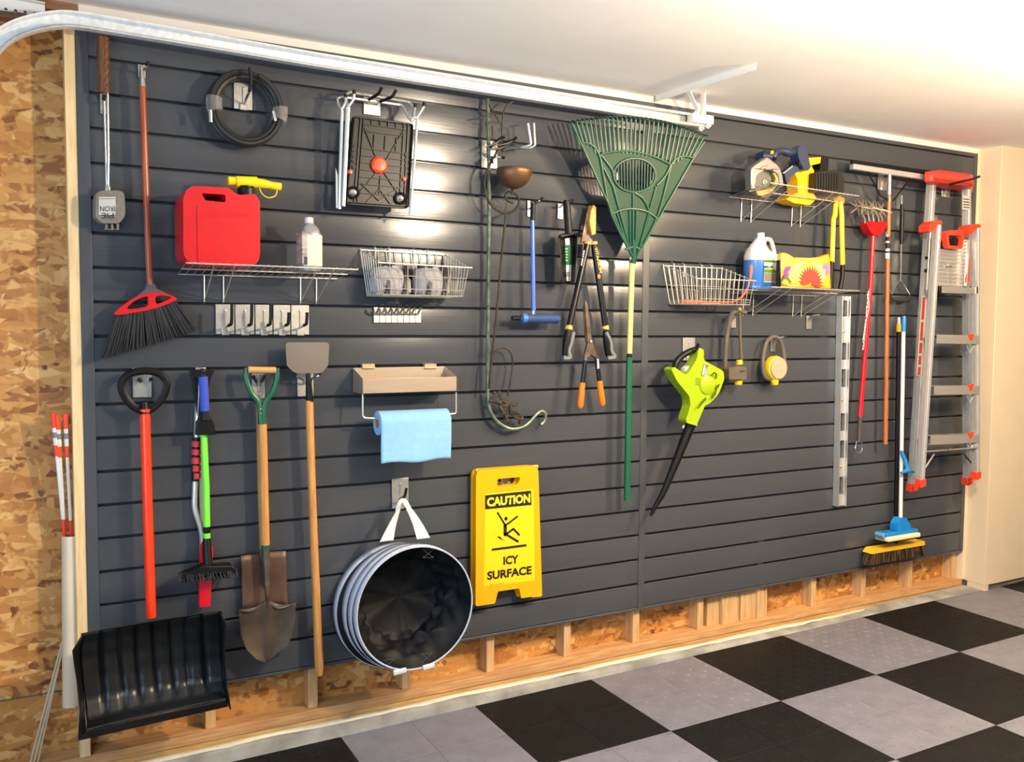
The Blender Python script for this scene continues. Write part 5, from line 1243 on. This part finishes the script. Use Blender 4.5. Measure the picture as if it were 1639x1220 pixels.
# yellow and black tool
t = thing('power_tool', 'yellow and black boxy power tool at the right end of the upper shelf', 'power tool', ZU(950, 760, .12))
AMB = mat('amber_yellow_plastic', (250, 186, 14), .38, var=.04)
obj('body', M().prism(rpoly(pz([(838, 690), (832, 480), (800, 410), (840, 372), (900, 380), (930, 330), (980, 320), (1022, 380), (1010, 470), (1000, 690)], .125, ZU), .12), .05, .125), AMB, t, bevel=.008)
obj('base', M().prism(rpoly(pz([(690, 705), (780, 750), (960, 775), (1040, 700), (1000, 640), (800, 640)], .12, ZU), .15), .045, .126), AMB, t, bevel=.006)
obj('top_handle', M().prism(rpoly(pz([(925, 238), (1098, 222), (1090, 295), (985, 318), (945, 345)], .11, ZU), .15), .06, .11), AMB, t, bevel=.006)
obj('rear_handle', M().prism(rpoly(pz([(1080, 400), (1098, 226), (1170, 218), (1184, 260), (1172, 400)], .11, ZU), .2), .06, .112), BLK, t, bevel=.006)
obj('motor_housing', M().prism(rpoly(pz([(1010, 620), (1020, 400), (1180, 382), (1290, 395), (1345, 460), (1340, 660), (1180, 640)], .16, ZU), .12), .05, .17), mat('vented_black_plastic', (14, 12, 11), .5, var=.2, scale=30), t, bevel=.008)
mm = M()
for i in range(9): mm.tube([ZU(1040+i*30, 405, .172), ZU(1038+i*30, 600, .172)], .0022, 4)
for i in range(10): mm.tube([ZU(1050+i*24, 388, .165), ZU(1050+i*24, 376, .15)], .0028, 4)
obj('cooling_fins', mm, BLK, t, kind='stuff')
# jug of blue liquid
t = thing('washer_fluid_jug', 'translucent white jug of blue washer fluid standing on lower right shelf', 'jug', ZL(300, 800, .14))
JUG = mat('milky_plastic', (206, 202, 202), .35, trans=.12, var=.01); FLU = mat('blue_fluid_plastic', (48, 104, 180), .3, var=.04, scale=4)
jd = .12; JRY = .055
jx0, jx1 = ZL(104, 600, jd).x, ZL(490, 600, jd).x; jc = (jx0+jx1)/2; jr = (jx1-jx0)/2*.95; zz = lambda Y: ZL(200, Y, jd).z
zz0 = zz(806)
jring = lambda k, z, dx=0, ky=None: [Vector((jc+dx+jr*k*math.copysign(abs(math.cos(a))**.75, math.cos(a)), -jd+JRY*(ky or k)*math.copysign(abs(math.sin(a))**.75, math.sin(a)), z)) for a in [2*math.pi*i/32 for i in range(32)]]
cx_ = ZL(292, 200, jd).x-jc
obj('lower_body', M().loft([jring(.9, zz0), jring(.98, zz0+.008), jring(.96, zz0+.018), jring(1, zz0+.024), jring(1, zz(444))]), FLU, t)
obj('upper_body', M().loft([jring(1, zz(444)), jring(1.0, zz(390)), jring(.96, zz(368), 0, .97), jring(.66, zz(312), -.24*jr, .66), jring(.47, zz(250), -.23*jr, .42), jring(.36, zz(200), -.14*jr, .33), jring(.29, zz(165), cx_, .3), jring(.26, zz(155), cx_, .28)]), JUG, t)
obj('cap', M().lathe([(.0185, -.001), (.0185, .021), (.017, .023)], (jc+cx_, -jd, zz(152)), (0, 0, 1), 20), WHT, t)
obj('handle', M().tube(smooth([ZL(325, 190, jd), ZL(370, 178, jd), ZL(412, 192, jd), ZL(438, 255, jd), ZL(454, 325, jd), ZL(464, 385, jd)], 5), .0115, 10), JUG, t)
fy = jd+JRY
lbm = M(); g = lambda u, v: None
def wrap(X0, X1, Y0, Y1, eps):
    def fn(u, v):
        X = X0+(X1-X0)*u; x = ZL(X, 600, .165).x; k = max(-1, min(1, (x-jc)/jr)); th_ = math.acos(math.copysign(abs(k)**(1/.75), k))
        return (jc+jr*1.0*k+(eps*k), -jd-JRY*abs(math.sin(th_))**.75-eps, zz(Y0+(Y1-Y0)*v))
    return M().grid(fn, 10, 1)
WR = [(318, 470, 720, 440, .0012, (236, 232, 214), 'label', 'white label with green bands'), (318, 470, 602, 560, .0018, (96, 160, 40), 'label_band', None), (318, 470, 470, 446, .0018, (70, 130, 44), 'label_band', None), (320, 468, 712, 606, .0018, (150, 142, 124), 'label_panel', None)]
for X0, X1, Y0, Y1, e, c_, nm, lb in WR: obj(nm, wrap(X0, X1, Y0, Y1, e), mat('jug_%s_%d' % (nm, Y0), c_, .45), t, label=lb, ang=80)
a, b = pz([(328, 542), (446, 542)], .172, ZL)
text('BLA', a, b, mat('ink_green_black', (24, 44, 30), .5), t, jd+JRY+.0022, up=(0, .0115), bold=.04)
# flower seed bag
t = thing('seed_bag', 'bright yellow seed bag printed with red and purple flowers', 'bag', ZL(830, 795, .23))
BAGY = mat('bag_yellow_film', (238, 168, 20), .25, col2=(240, 200, 90), scale=7, spec=.6)
bo = [(540, 384), (552, 354), (580, 346), (615, 372), (665, 405), (780, 408), (900, 412), (1020, 402), (1080, 384), (1140, 364), (1158, 450), (1160, 600), (1168, 802), (990, 796), (760, 790), (550, 782), (546, 600), (543, 470), (545, 430)]
bz = pz(bo, .256, ZL)
cxb = sum(p[0] for p in bz)/len(bz); czb = sum(p[1] for p in bz)/len(bz)
mm = M(); rings = []
for s_, y in ((.97, .230), (1, .236), (1, .252), (.97, .262), (.8, .270), (.4, .274)):
    rings.append([Vector((cxb+(x-cxb)*s_, -y, czb+(z-czb)*s_)) for x, z in bz])
mm.loft(rings); obj('film', mm, BAGY, t, ang=50)
obj('black_gusset', M().prism([(bz[0][0]-.002, pz([(545, 774)], .256, ZL)[0][1]), (bz[0][0]+.012, pz([(545, 774)], .256, ZL)[0][1]), (bz[0][0]+.012, pz([(545, 450)], .256, ZL)[0][1]), (bz[0][0]-.002, pz([(545, 440)], .256, ZL)[0][1])], .234, .2535), mat('black_film', (18, 20, 16), .35), t)
def disc(x, y, r, n=20): c = ZL(x, y, .276); return ell(c.x, c.z, r, r, n)
obj('pale_glow_print', M().prism(rpoly(pz([(600, 740), (640, 500), (820, 450), (1010, 470), (1080, 560), (1040, 720)], .256, ZL), .3), .266, .2755), mat('cream_print', (236, 214, 146), .3, col2=(238, 200, 80), scale=10), t, flat=True)
def flower(X, Y, r, n, m, nm, d, lab=None, a0=0, a1=2*math.pi, w_=.16, layers=2):
    c = ZL(X, Y, .276); m_ = M()
    for L_ in range(layers):
        for i in range(n):
            a = a0+(a1-a0)*(i+.5*L_)/n; rr = r*(1-.32*L_); e = Vector((math.cos(a), math.sin(a))); f = Vector((-e.y, e.x)); C_ = Vector((c.x, c.z))
            dd = d+.0006*L_+.0002*(i % 2)
            m_.prism([tuple(C_+e*rr*.1), tuple(C_+e*rr*.6-f*rr*w_), tuple(C_+e*rr), tuple(C_+e*rr*.6+f*rr*w_)], dd-.0006, dd)
    return obj(nm, m_, m, t, label=lab, kind='stuff', flat=True)
flower(640, 590, .036, 13, mat('purple_print', (132, 66, 150), .35), 'purple_flower_print', .2775, a0=math.pi*.35, a1=math.pi*1.5, w_=.10)
flower(1105, 560, .036, 12, mat('pink_print', (230, 110, 170), .35), 'pink_flower_print', .2775, a0=-math.pi*.5, a1=math.pi*1.0, w_=.10)
flower(915, 735, .092, 15, mat('coral_print', (240, 66, 52), .35), 'red_flower_print', .2785, a0=-.12, a1=math.pi+.12, w_=.10, layers=2)
obj('green_leaf_print', M().prism(pz([(560, 700), (580, 630), (640, 660), (680, 720), (620, 740)], .276, ZL), .271, .2772), mat('leaf_print', (70, 84, 44), .4), t)
flower(600, 745, .03, 7, mat('gold_print_petal', (230, 170, 70), .35), 'gold_flower_print', .2773, a0=0, a1=math.pi)
# yellow bolt cutter
t = thing('bolt_cutter', 'yellow armed bolt cutter with black grips hanging under the upper shelf', 'cutter', at(1340, 400, .08))
cd = .12
for l, g in (([(1338, 322), (1336, 345), (1334, 350), (1331.5, 420)], [(1331.3, 418), (1330.6, 440), (1330.5, 462)]), ([(1345, 322), (1347, 345), (1347.5, 380), (1348.5, 424)], [(1348.6, 422), (1348, 445), (1344.5, 462)])):
    obj('arm', M().tube(A(l, cd), [.0115, .0125, .012, .0125], 8, sq=1.1), YEL, t)
    obj('grip', M().tube(A(g, cd), [.0125, .0125, .012], 10), BLK, t)
obj('jaw', M().prism(XZ([(1335, 326), (1334, 318), (1338, 316), (1341, 312), (1344, 316), (1350, 318), (1349, 327), (1342, 322)], cd), .11, .13), mat('yellow_ochre_metal', (206, 160, 40), .4, .4), t, bevel=.002)

# ------------------------------------------------------------------ aluminium level
t = thing('spirit_level', 'aluminium spirit level hanging upright below the lower right shelf', 'level', at(1348, 812, .03))
xa0, xb0 = at(1349, 474, .045).x, at(1361, 474, .045).x; xa1, xb1 = at(1342.2, 811, .045).x, at(1353.5, 811, .045).x
zt_, zb2 = at(1350, 474, .045).z, at(1345, 811, .045).z
def lx(u, s_): return (xa0+(xa1-xa0)*u) if s_ == 0 else (xb0+(xb1-xb0)*u)
def lz(u): return zt_+(zb2-zt_)*u
slots = [(.02, .095), (.22, .30), (.345, .43), (.555, .64), (.685, .77), (.86, .945)]
hs = [[(lx(u0, 0)+.006, lz(u1)), (lx(u1, 1)-.004, lz(u1)), (lx(u0, 1)-.004, lz(u0)), (lx(u0, 0)+.006, lz(u0))][::-1] for u0, u1 in slots]
obj('web', M().prism([(lx(1, 0), lz(1)), (lx(1, 1), lz(1)), (lx(0, 1), lz(0)), (lx(0, 0), lz(0))], .022, .030, hs), ALU, t)
for s_, o_ in ((0, -.003), (1, 0)):
    v = lambda u, x, y: (lx(u, s_)+x, -y, lz(u))
    obj('flange', M().hexa([v(1, o_, .005), v(1, o_+.003, .005), v(1, o_+.003, .048), v(1, o_, .048)], [v(0, o_, .005), v(0, o_+.003, .005), v(0, o_+.003, .048), v(0, o_, .048)]), ALU, t, bevel=.0008)
for u in (.165, .49, .81):
    c = Vector(((lx(u, 0)+lx(u, 1))/2, -.034, lz(u)))
    obj('vial', M().lathe([(.0085, 0), (.0085, .006), (.006, .008), (0, .008)], c+Vector((0, .006, 0)), (0, -1, 0), 14), mat('vial_amber', (170, 150, 110), .25), t)

# ------------------------------------------------------------------ red rotary cultivator
t = thing('rotary_cultivator', 'red handled rotary cultivator with star tine wheels at the top', 'cultivator', at(1390, 520, .07))
kd = .085
obj('shaft', M().tube([at(1397.5, 372, kd), at(1393, 463, kd), at(1376.5, 668, kd)], .0125, 12), mat('red_enamel', (206, 20, 34), .28, var=.04), t)
obj('yoke', M().prism(rpoly(XZ([(1381, 358), (1388, 354), (1397, 357), (1406, 354), (1414.5, 358), (1410, 369), (1402, 378), (1393, 377), (1386, 370)], kd), .2), .06, .11), RED, t, bevel=.005)
obj('grip', M().tube([at(1376.6, 667, kd), at(1374.5, 708, kd)], .0128, 12), mat('dark_grey_grip', (62, 60, 60), .6), t)
obj('hang_loop', M().tube(smooth([at(1371.5, 706, kd), at(1369, 718, kd), at(1371, 724.5, kd), at(1376, 725, kd), at(1380, 719, kd), at(1378.5, 706, kd)], 4), .003, 6), CHROME, t)
R = random.Random(4); TST = mat('tine_steel', (176, 164, 146), .36, .7)
for k, (px, py) in enumerate(((1372, 333), (1380, 331), (1388, 333), (1396, 332), (1404, 334), (1411, 335))):
    c = at(px, py, kd+(.02 if k % 2 else -.015)); m = M()
    for i in range(6):
        a = 2*math.pi*i/6+k*.5; L_ = .058
        e = Vector((math.cos(a)*.55, math.sin(a)*.62, math.sin(a+.4)*.9)).normalized(); m.tube([c, c+e*L_*.6, c+e*L_], [.0042, .0036, .0015], 5)
    m.ball(c, .009, 8); obj('tine_wheel', m, TST, t)
for x0, x1, y1 in ((1384, 1378, 338), (1391, 1388, 336), (1398, 1396, 336), (1406, 1402, 338), (1412, 1407, 340)): obj('fork_arm', M().tube(A([(x0+1, 360), (x0, 350), (x1, y1)], kd+.008), [.006, .005, .004], 6), TST, t)
a, b = XZ([(1382.6, 560), (1391.8, 462)], kd+.0135)
text('GARDEN WEASEL', a, b, WINK, t, kd+.0136, up=(-.012, -.0016), bold=.02)
mm = M().tube(smooth(A([(1388, 470, kd+.0128), (1391, 490, kd+.0132), (1386, 515, kd+.0135), (1381, 545, kd+.0130)], kd), 4), .0016, 5); obj('white_swoosh', mm, WINK, t)

# ------------------------------------------------------------------ floor squeegee
t = thing('floor_squeegee', 'long floor squeegee hung head up, grey bar across and brown wooden pole', 'squeegee', at(1423, 420, .08))
qd = .10
b0, b1 = at(1363, 266, qd), at(1484, 284, qd)
b1.z = b0.z+(b1.z-b0.z)*1
mm = M().loft([[b+Vector((0, y, z)) for y, z in ((.014, -.018), (-.014, -.018), (-.016, .0), (-.012, .012), (.012, .012))] for b in (b0, b1)]); obj('bar', mm, ALU, t, bevel=.002)
obj('rubber_blade', M().loft([[b+Vector((0, y, z)) for y, z in ((.004, .01), (-.006, .01), (-.006, .034), (.004, .034))] for b in (b0-Vector((.006, 0, 0)), b1)]), BLK, t)
obj('ferrule', M().tube([at(1424, 278, qd), at(1423, 311, .09)], [.0115, .0145], 12), CHROME, t)
obj('pole', M().tube([at(1423, 309, .09), at(1420.5, 430, .085), at(1417, 711, .08)], .0122, 12), mat('brown_varnished_pole', (182, 110, 58), .35, col2=(150, 84, 40), scale=7, stretch=(18, 18, 1)), t)
for l in ([(1388, 274), (1398, 292), (1409, 313), (1420, 320)], [(1457, 285), (1444, 303), (1430, 321)]): obj('brace', M().tube(A(l, .095), .0042, 6), BLK, t)
obj('clamp', M().tube([at(1423, 317, .09), at(1423, 323, .09)], .0145, 12), STEEL, t)
obj('label', M().tube([at(1421.6, 371, .0865), at(1420.4, 414, .0855)], .0127, 12), WINK, t, label='white paper label with black print')
mm = M()
for (ya_, yb_) in ((379, 386), (389, 398), (402, 405)): mm.tube([at(1421.4-.9*(ya_-371)/43, ya_, .0865), at(1421.4-.9*(yb_-371)/43, yb_, .086)], .0131, 12)
obj('label_print', mm, INK, t, kind='stuff')

# ------------------------------------------------------------------ wire weeder
t = thing('wire_weeder', 'black handled hand tool with thin wire shaft and forked dark blade', 'hand tool', at(1443, 400, .05))
hd_ = .05
obj('top_prong', M().tube([at(1443.5, 313, hd_), at(1443.3, 330, hd_)], .006, 6), CHROME, t)
obj('handle', M().tube(A([(1443.6, 327), (1443.8, 345), (1443.2, 375), (1442.5, 391)], hd_), [.0085, .0115, .0115, .009], 12), BLK, t)
obj('shaft', M().tube(A([(1442.5, 390), (1442, 420), (1441.3, 450)], hd_), .0042, 8), CHROME, t)
obj('fork', M().tube(smooth(A([(1427, 472), (1432, 460), (1441, 449), (1449, 460), (1456, 472)], hd_), 3), .0034, 6), CHROME, t)
obj('blade', M().tube(A([(1424.5, 476), (1432, 479.5), (1448, 480.5), (1457.5, 476)], hd_), [.010, .009, .009, .010], 6, sq=1.2), mat('dark_blade', (58, 50, 44), .55, .3), t)

# ------------------------------------------------------------------ sponge mop and push broom
t = thing('sponge_mop', 'white poled sponge mop with blue wringer lever and blue head', 'mop', at(1442, 860, .1))
md = .10
obj('pole', M().tube([at(1446, 530, md), at(1443.5, 680, md), at(1441.3, 830, md)], .0108, 12), WHT, t)
obj('hanger_cap', M().tube(A([(1447, 506), (1446.8, 512), (1446.2, 531)], md), [.009, .0125, .0122], 12), BLUE, t)
obj('wringer_lever', M().tube(A([(1442.5, 722, .115), (1449, 738, .125), (1452.5, 752, .14)], md), [.009, .012, .010], 8), BLUE, t)
obj('wringer_paddle', M().tube(A([(1442, 757, .14), (1452, 753, .142), (1463, 756, .14)], md), [.006, .014, .006], 8, sq=1), BLUE, t)
obj('neck', M().prism(rpoly(XZ([(1431, 850), (1432, 838), (1438, 828), (1446, 828), (1453, 840), (1454, 850)], md), .2), .07, .12), BLUE, t, bevel=.005)
def slab(p, q, dp, up, d0, d1):
    P_, Q_ = at(*p, d0), at(*q, d0); P2, Q2 = at(*p, d0), at(*q, d0)
    z = P_.z
    return M().hexa([(P_.x, -d0, z-dp), (Q_.x, -d0, z-dp), (Q_.x, -d1, z-dp), (P_.x, -d1, z-dp)][::-1], [(P_.x, -d0, z+up), (Q_.x, -d0, z+up), (Q_.x, -d1, z+up), (P_.x, -d1, z+up)][::-1])
hA, hB = at(1419, 858, .13), at(1469, 851, .13)
zc = hA.z
obj('head_plate', M().bx(hA.x-.004, hB.x+.004, -.13, -.06, zc-.008, zc+.012), BLUE, t, bevel=.004)
obj('end_wedge', M().prism([(hA.x-.018, zc-.004), (hA.x, zc-.03), (hA.x+.004, zc+.012), (hA.x-.01, zc+.014)], .06, .12), mat('pale_blue_plastic', (90, 150, 190), .45), t, bevel=.003)
obj('sponge', M().bx(hA.x, hB.x+.01, -.145, -.05, zc-.036, zc-.008), mat('cream_sponge', (232, 220, 176), .9, var=.06, scale=80, bump=.3), t, bevel=.008)
t = thing('push_broom', 'push broom with black pole, yellow head block and brown bristles behind the mop', 'broom', at(1434, 880, .06))
pd_ = .045
obj('pole', M().tube([at(1438.5, 522, pd_), at(1436, 680, pd_), at(1433.5, 872, pd_)], .0118, 12), BLK, t)
obj('yellow_collar', M().tube([at(1438.5, 519, pd_), at(1438.3, 531, pd_)], .0128, 12), AMB, t)
obj('hanger_tip', M().tube([at(1438.5, 508, pd_), at(1438.5, 520, pd_)], [.007, .0095], 10), mat('grey_cap', (200, 200, 198)), t)
BT0, BT1 = at(1395, 884, .085), at(1477, 868.5, .085)
zb3 = (BT0.z+BT1.z)/2
obj('head_block', M().prism(rpoly([(BT0.x-.012, zb3-.012), (BT1.x+.008, zb3-.012), (BT1.x+.004, zb3+.014), (BT0.x+.016, zb3+.014)], .15), .03, .095), mat('mustard_plastic', (226, 176, 40), .45, var=.05), t, bevel=.005)
R = random.Random(2); m1, m2 = M(), M()
for i in range(900):
    u = R.random(); x = BT0.x-.004+(BT1.x-BT0.x+.006)*u; y = -.035-.055*R.random(); s_ = (u-.5)*.05
    (m2 if R.random() < .55 else m1).tube([(x, y, zb3-.01), (x+s_+R.uniform(-.006, .006), y+R.uniform(-.01, .01), zb3-.07-R.random()*.014)], [.0022, .0012], 4, caps=False)
obj('bristles', m1, mat('brown_bristle', (104, 78, 46), .6, var=.3), t, kind='stuff'); obj('bristles', m2, mat('dark_bristle', (44, 36, 28), .6, var=.3), t, kind='stuff')

# ------------------------------------------------------------------ platform stepladder
t = thing('stepladder', 'folded aluminium platform stepladder with red cap, grips and feet hanging beside white wall', 'ladder', at(1510, 780, .12))
LR = mat('ladder_red_plastic', (236, 62, 38), .42, var=.04)
def rail(p, q, wd, d0, d1, dep=.03, name='rail', mirror=1):
    """C-channel rail between two pixel points, web towards the room"""
    P_, Q_ = at(*p, d0), at(*q, d1); w2 = wd/2; th = .003
    m = M()
    def sec(c): return [c+Vector(v) for v in ((-w2, dep*.5, 0), (-w2, -dep*.5, 0), (w2, -dep*.5, 0), (w2, dep*.5, 0), (w2-th, dep*.5, 0), (w2-th, -dep*.5+th, 0), (-w2+th, -dep*.5+th, 0), (-w2+th, dep*.5, 0))]
    m.loft([sec(P_), sec(Q_)]); m.tube([P_+Vector((0, -dep*.5, 0)), Q_+Vector((0, -dep*.5, 0))], .0032, 5)
    return obj(name, m, ALU, t, bevel=.001, flat=True)
rail((1491, 286), (1460, 777), .050, .10, .10); rail((1547, 294), (1548, 768), .046, .10, .10)
rail((1500, 360), (1473, 768), .040, .20, .20); rail((1562, 366), (1561.5, 760), .036, .20, .20)
for p, w_, dd in (((1459.5, 779), .054, .10), ((1548, 769), .052, .10), ((1473, 772), .046, .20), ((1561.5, 760), .044, .20)):
    c = at(*p, dd); obj('foot', M().hexa([c+Vector(v) for v in ((-w_/2, .022, -.024), (w_/2, .022, -.024), (w_/2, -.024, -.018), (-w_/2, -.024, -.03))], [c+Vector(v) for v in ((-w_/2, .020, .024), (w_/2, .020, .024), (w_/2, -.022, .02), (-w_/2, -.022, .016))]), LR, t, bevel=.003)
c0, c1 = at(1485.5, 290, .17), at(1556, 296, .17); zc0 = at(1490, 289, .13).z
def z5(X, Y, d): return at(1450+X/5.546, 260+Y/5.546, d)
cl_, cr_ = z5(196, 165, .18).x, z5(612, 190, .18).x
cap_o = [(cl_, .16), (cl_+.02, .19), (cr_-.02, .19), (cr_, .15), (cr_, .05), (cl_+.02, .05)]
zl_, zh_ = z5(196, 166, .19).z, z5(196, 100, .19).z
rl_, rr2, zr_ = z5(292, 60, .05).x, z5(600, 100, .05).x, z5(300, 50, .05).z
cap_o[4] = (rr2, .05); cap_o[5] = (rl_, .05); cap_o[0] = (cl_+.004, .15)
mm = M().loft([[Vector((x, -y, zl_)) for x, y in cap_o], [Vector((x, -y, zh_+(zr_-zh_)*max(0, (.19-y)/.14)*.9)) for x, y in cap_o]])
obj('top_cap', mm, LR, t, bevel=.01, seg=3)
obj('cap_underside_shade', M().bx(cap_o[0][0]+.03, cap_o[3][0]-.04, -.1915, -.18, zl_-.001, zl_+.022), mat('shaded_cap_red', (150, 34, 22), .5), t)  # raised strip, the cap's underside shade put into its darker red
for l in ([(182, 615), (184, 560), (230, 522), (285, 515), (310, 540), (262, 556), (230, 600), (205, 625)], [(520, 620), (540, 570), (590, 548), (640, 552), (650, 575), (610, 585), (560, 640), (535, 655)]):
    obj('hand_grip', M().prism(rpoly(pz(l, .22, z5), .25), .17, .235), LR, t, bevel=.006)
# folded platform
pf = [z5(272, 655, .17), z5(545, 690, .17), z5(500, 1110, .17), z5(262, 1095, .17)]
obj('platform', M().hexa([v+Vector((0, .006, 0)) for v in pf], [v+Vector((0, -.006, 0)) for v in pf]), mat('ribbed_platform', (206, 200, 188), .32, .7), t, bevel=.002)
for i in range(13):
    u = (i+.5)/13; a, b = pf[0].lerp(pf[3], u), pf[1].lerp(pf[2], u)
    obj('platform_rib', M().tube([a+Vector((.004, -.007, 0)), b+Vector((-.006, -.007, 0))], .004 if i % 3 else .0065, 5), ALU, t)
lp_ = pz([(348, 765), (332, 640), (350, 606), (480, 604), (498, 640), (480, 772)], .2, z5); li_ = pz([(368, 740), (358, 665), (366, 648), (470, 652), (476, 670), (464, 745)], .2, z5)
obj('latch_handle', M().prism(rpoly(lp_, .2), .185, .215, [rpoly(li_, .15)[::-1]]), LR, t, bevel=.004)
obj('latch_block', M().prism(rpoly(pz([(350, 742), (362, 670), (474, 676), (468, 752)], .19, z5), .1), .178, .196), BLK, t)
obj('latch_bar', M().prism(pz([(300, 765), (300, 700), (335, 700), (335, 770)], .18, z5), .176, .188), BLK, t)
mm = M().tube([z5(350, 930, .18), z5(405, 922, .181)], .004, 5).tube([z5(385, 890, .18), z5(390, 1100, .18)], .0022, 5)
obj('platform_catch', mm, CHROME, t)
obj('side_brace', M().tube([z5(555, 690, .2), z5(528, 1100, .2)], .011, 6, sq=.5), ALU, t)
obj('red_brace', M().prism(pz([(528, 1065), (558, 860), (568, 860), (560, 1062)], .205, z5), .2, .208), LR, t)
def zs(X, Y, d): return at(1310+X/3.39, 460+Y/3.39, d)
STP = mat('step_aluminium', (200, 194, 182), .36, .65)
def step(p, q, h, dd, name='step', dep=.06):
    P_, Q_ = at(*p, dd), at(*q, dd); Q_.z = Q_.z
    m = M(); s_ = lambda c: [c+Vector(v) for v in ((0, dep/2, h/2), (0, -dep/2, h/2), (0, -dep/2, -h/2), (0, -dep/2+.003, -h/2), (0, -dep/2+.003, h/2-.003), (0, dep/2, h/2-.003))]
    m.loft([s_(P_), s_(Q_)])
    for i in range(3):
        o_ = Vector((0, -dep/2-.0005, h*(.25-.25*i))); m.tube([P_+o_, Q_+o_], .0016, 4)
    return obj(name, m, STP, t, flat=True)
step((1500, 464), (1560, 466), .036, .18)
for X, dd in ((268, .19), (598, .19)):
    c = z5(X, 1135, dd); obj('step_end', M().bx(c.x-.008, c.x+.010, -.215, -.17, c.z-.022, c.z+.022), BLK, t, bevel=.002)
for (xl, yl), (xr_, yr_) in (((1492, 542.5), (1560, 544)), ((1488, 624.5), (1560, 624)), ((1482, 704), (1560, 701))):
    step((xl, yl), (xr_, yr_), .05, .19)
    c = at(xr_-5, yr_-4, .225); obj('gusset', M().prism([(c.x-.03, c.z+.014), (c.x+.022, c.z+.02), (c.x+.01, c.z-.012), (c.x-.008, c.z-.018)], .215, .228), LR, t, bevel=.002)
    a, b, e = at(xr_-14, yr_+5, .2), at(xr_-8, yr_+22, .2), at(xr_, yr_+5, .2); obj('step_brace', M().tube([a, b, e], .004, 5), ALU, t)
obj('spreader', M().tube([at(1481, 723, .215), at(1563, 716.5, .215)], .0125, 4, sq=.3), STP, t)
for X in (1517, 1525): 
    c = at(X, 720.5, .222); obj('spreader_bolt', M().lathe([(.007, 0), (.006, .004), (0, .005)], (c.x, -.22, c.z), (0, -1, 0), 10), CHROME, t)
obj('diagonal_brace', M().tube([at(1495, 727, .2), at(1479, 752, .2)], .0042, 6), ALU, t)
obj('diagonal_brace', M().tube([at(1543, 727, .16), at(1560, 748, .16)], .0052, 6), STEEL, t)
obj('rear_bar', M().tube([at(1484, 690+22, .1), at(1540, 690+20, .1)], .008, 6), ALU, t)
wl = pz([(555, 60), (578, 45), (545, 480), (527, 480)], .116, zs)
obj('warning_label', M().prism(pz([(562, 45), (579, 45), (551, 480), (532, 480)], .1165, zs), .114, .1195), mat('label_pale', (240, 214, 200), .45), t, label='pale label with red printed panels')
for i, (u0, u1) in enumerate(((.02, .3), (.33, .56), (.59, .72), (.75, .86), (.89, .99))):
    f = lambda X0, X1, u: (X0+(X1-X0)*u, 45+435*u)
    obj('label_panel', M().prism(pz([(f(564, 534, u1)[0], f(0, 0, u1)[1]), (f(577, 549, u1)[0], f(0, 0, u1)[1]), (f(577, 549, u0)[0], f(0, 0, u0)[1]), (f(564, 534, u0)[0], f(0, 0, u0)[1])], .1165, zs), .119, .1202), mat('label_red_print', (222, 76, 50), .45), t)
mm = M()
for X, Y, h in ((180, 848, 16), (174, 962, 20)):
    c = z5(X, Y, .117); mm.bx(c.x-.008, c.x+.008, -.1215, -.115, c.z-h*.0005, c.z+h*.0005)
obj('black_mark', mm, INK, t, kind='stuff')
obj('rail_label', M().prism(pz([(500, 420), (560, 420), (562, 300), (502, 290)], .117, z5), .115, .1195), mat('silver_label', (190, 186, 176), .4), t)
mm = M()
for i in range(4): mm.prism(pz([(506, 330+i*24), (556, 334+i*24), (556, 326+i*24), (506, 322+i*24)], .117, z5), .119, .1205)
obj('label_lines', mm, INK, t, kind='stuff')
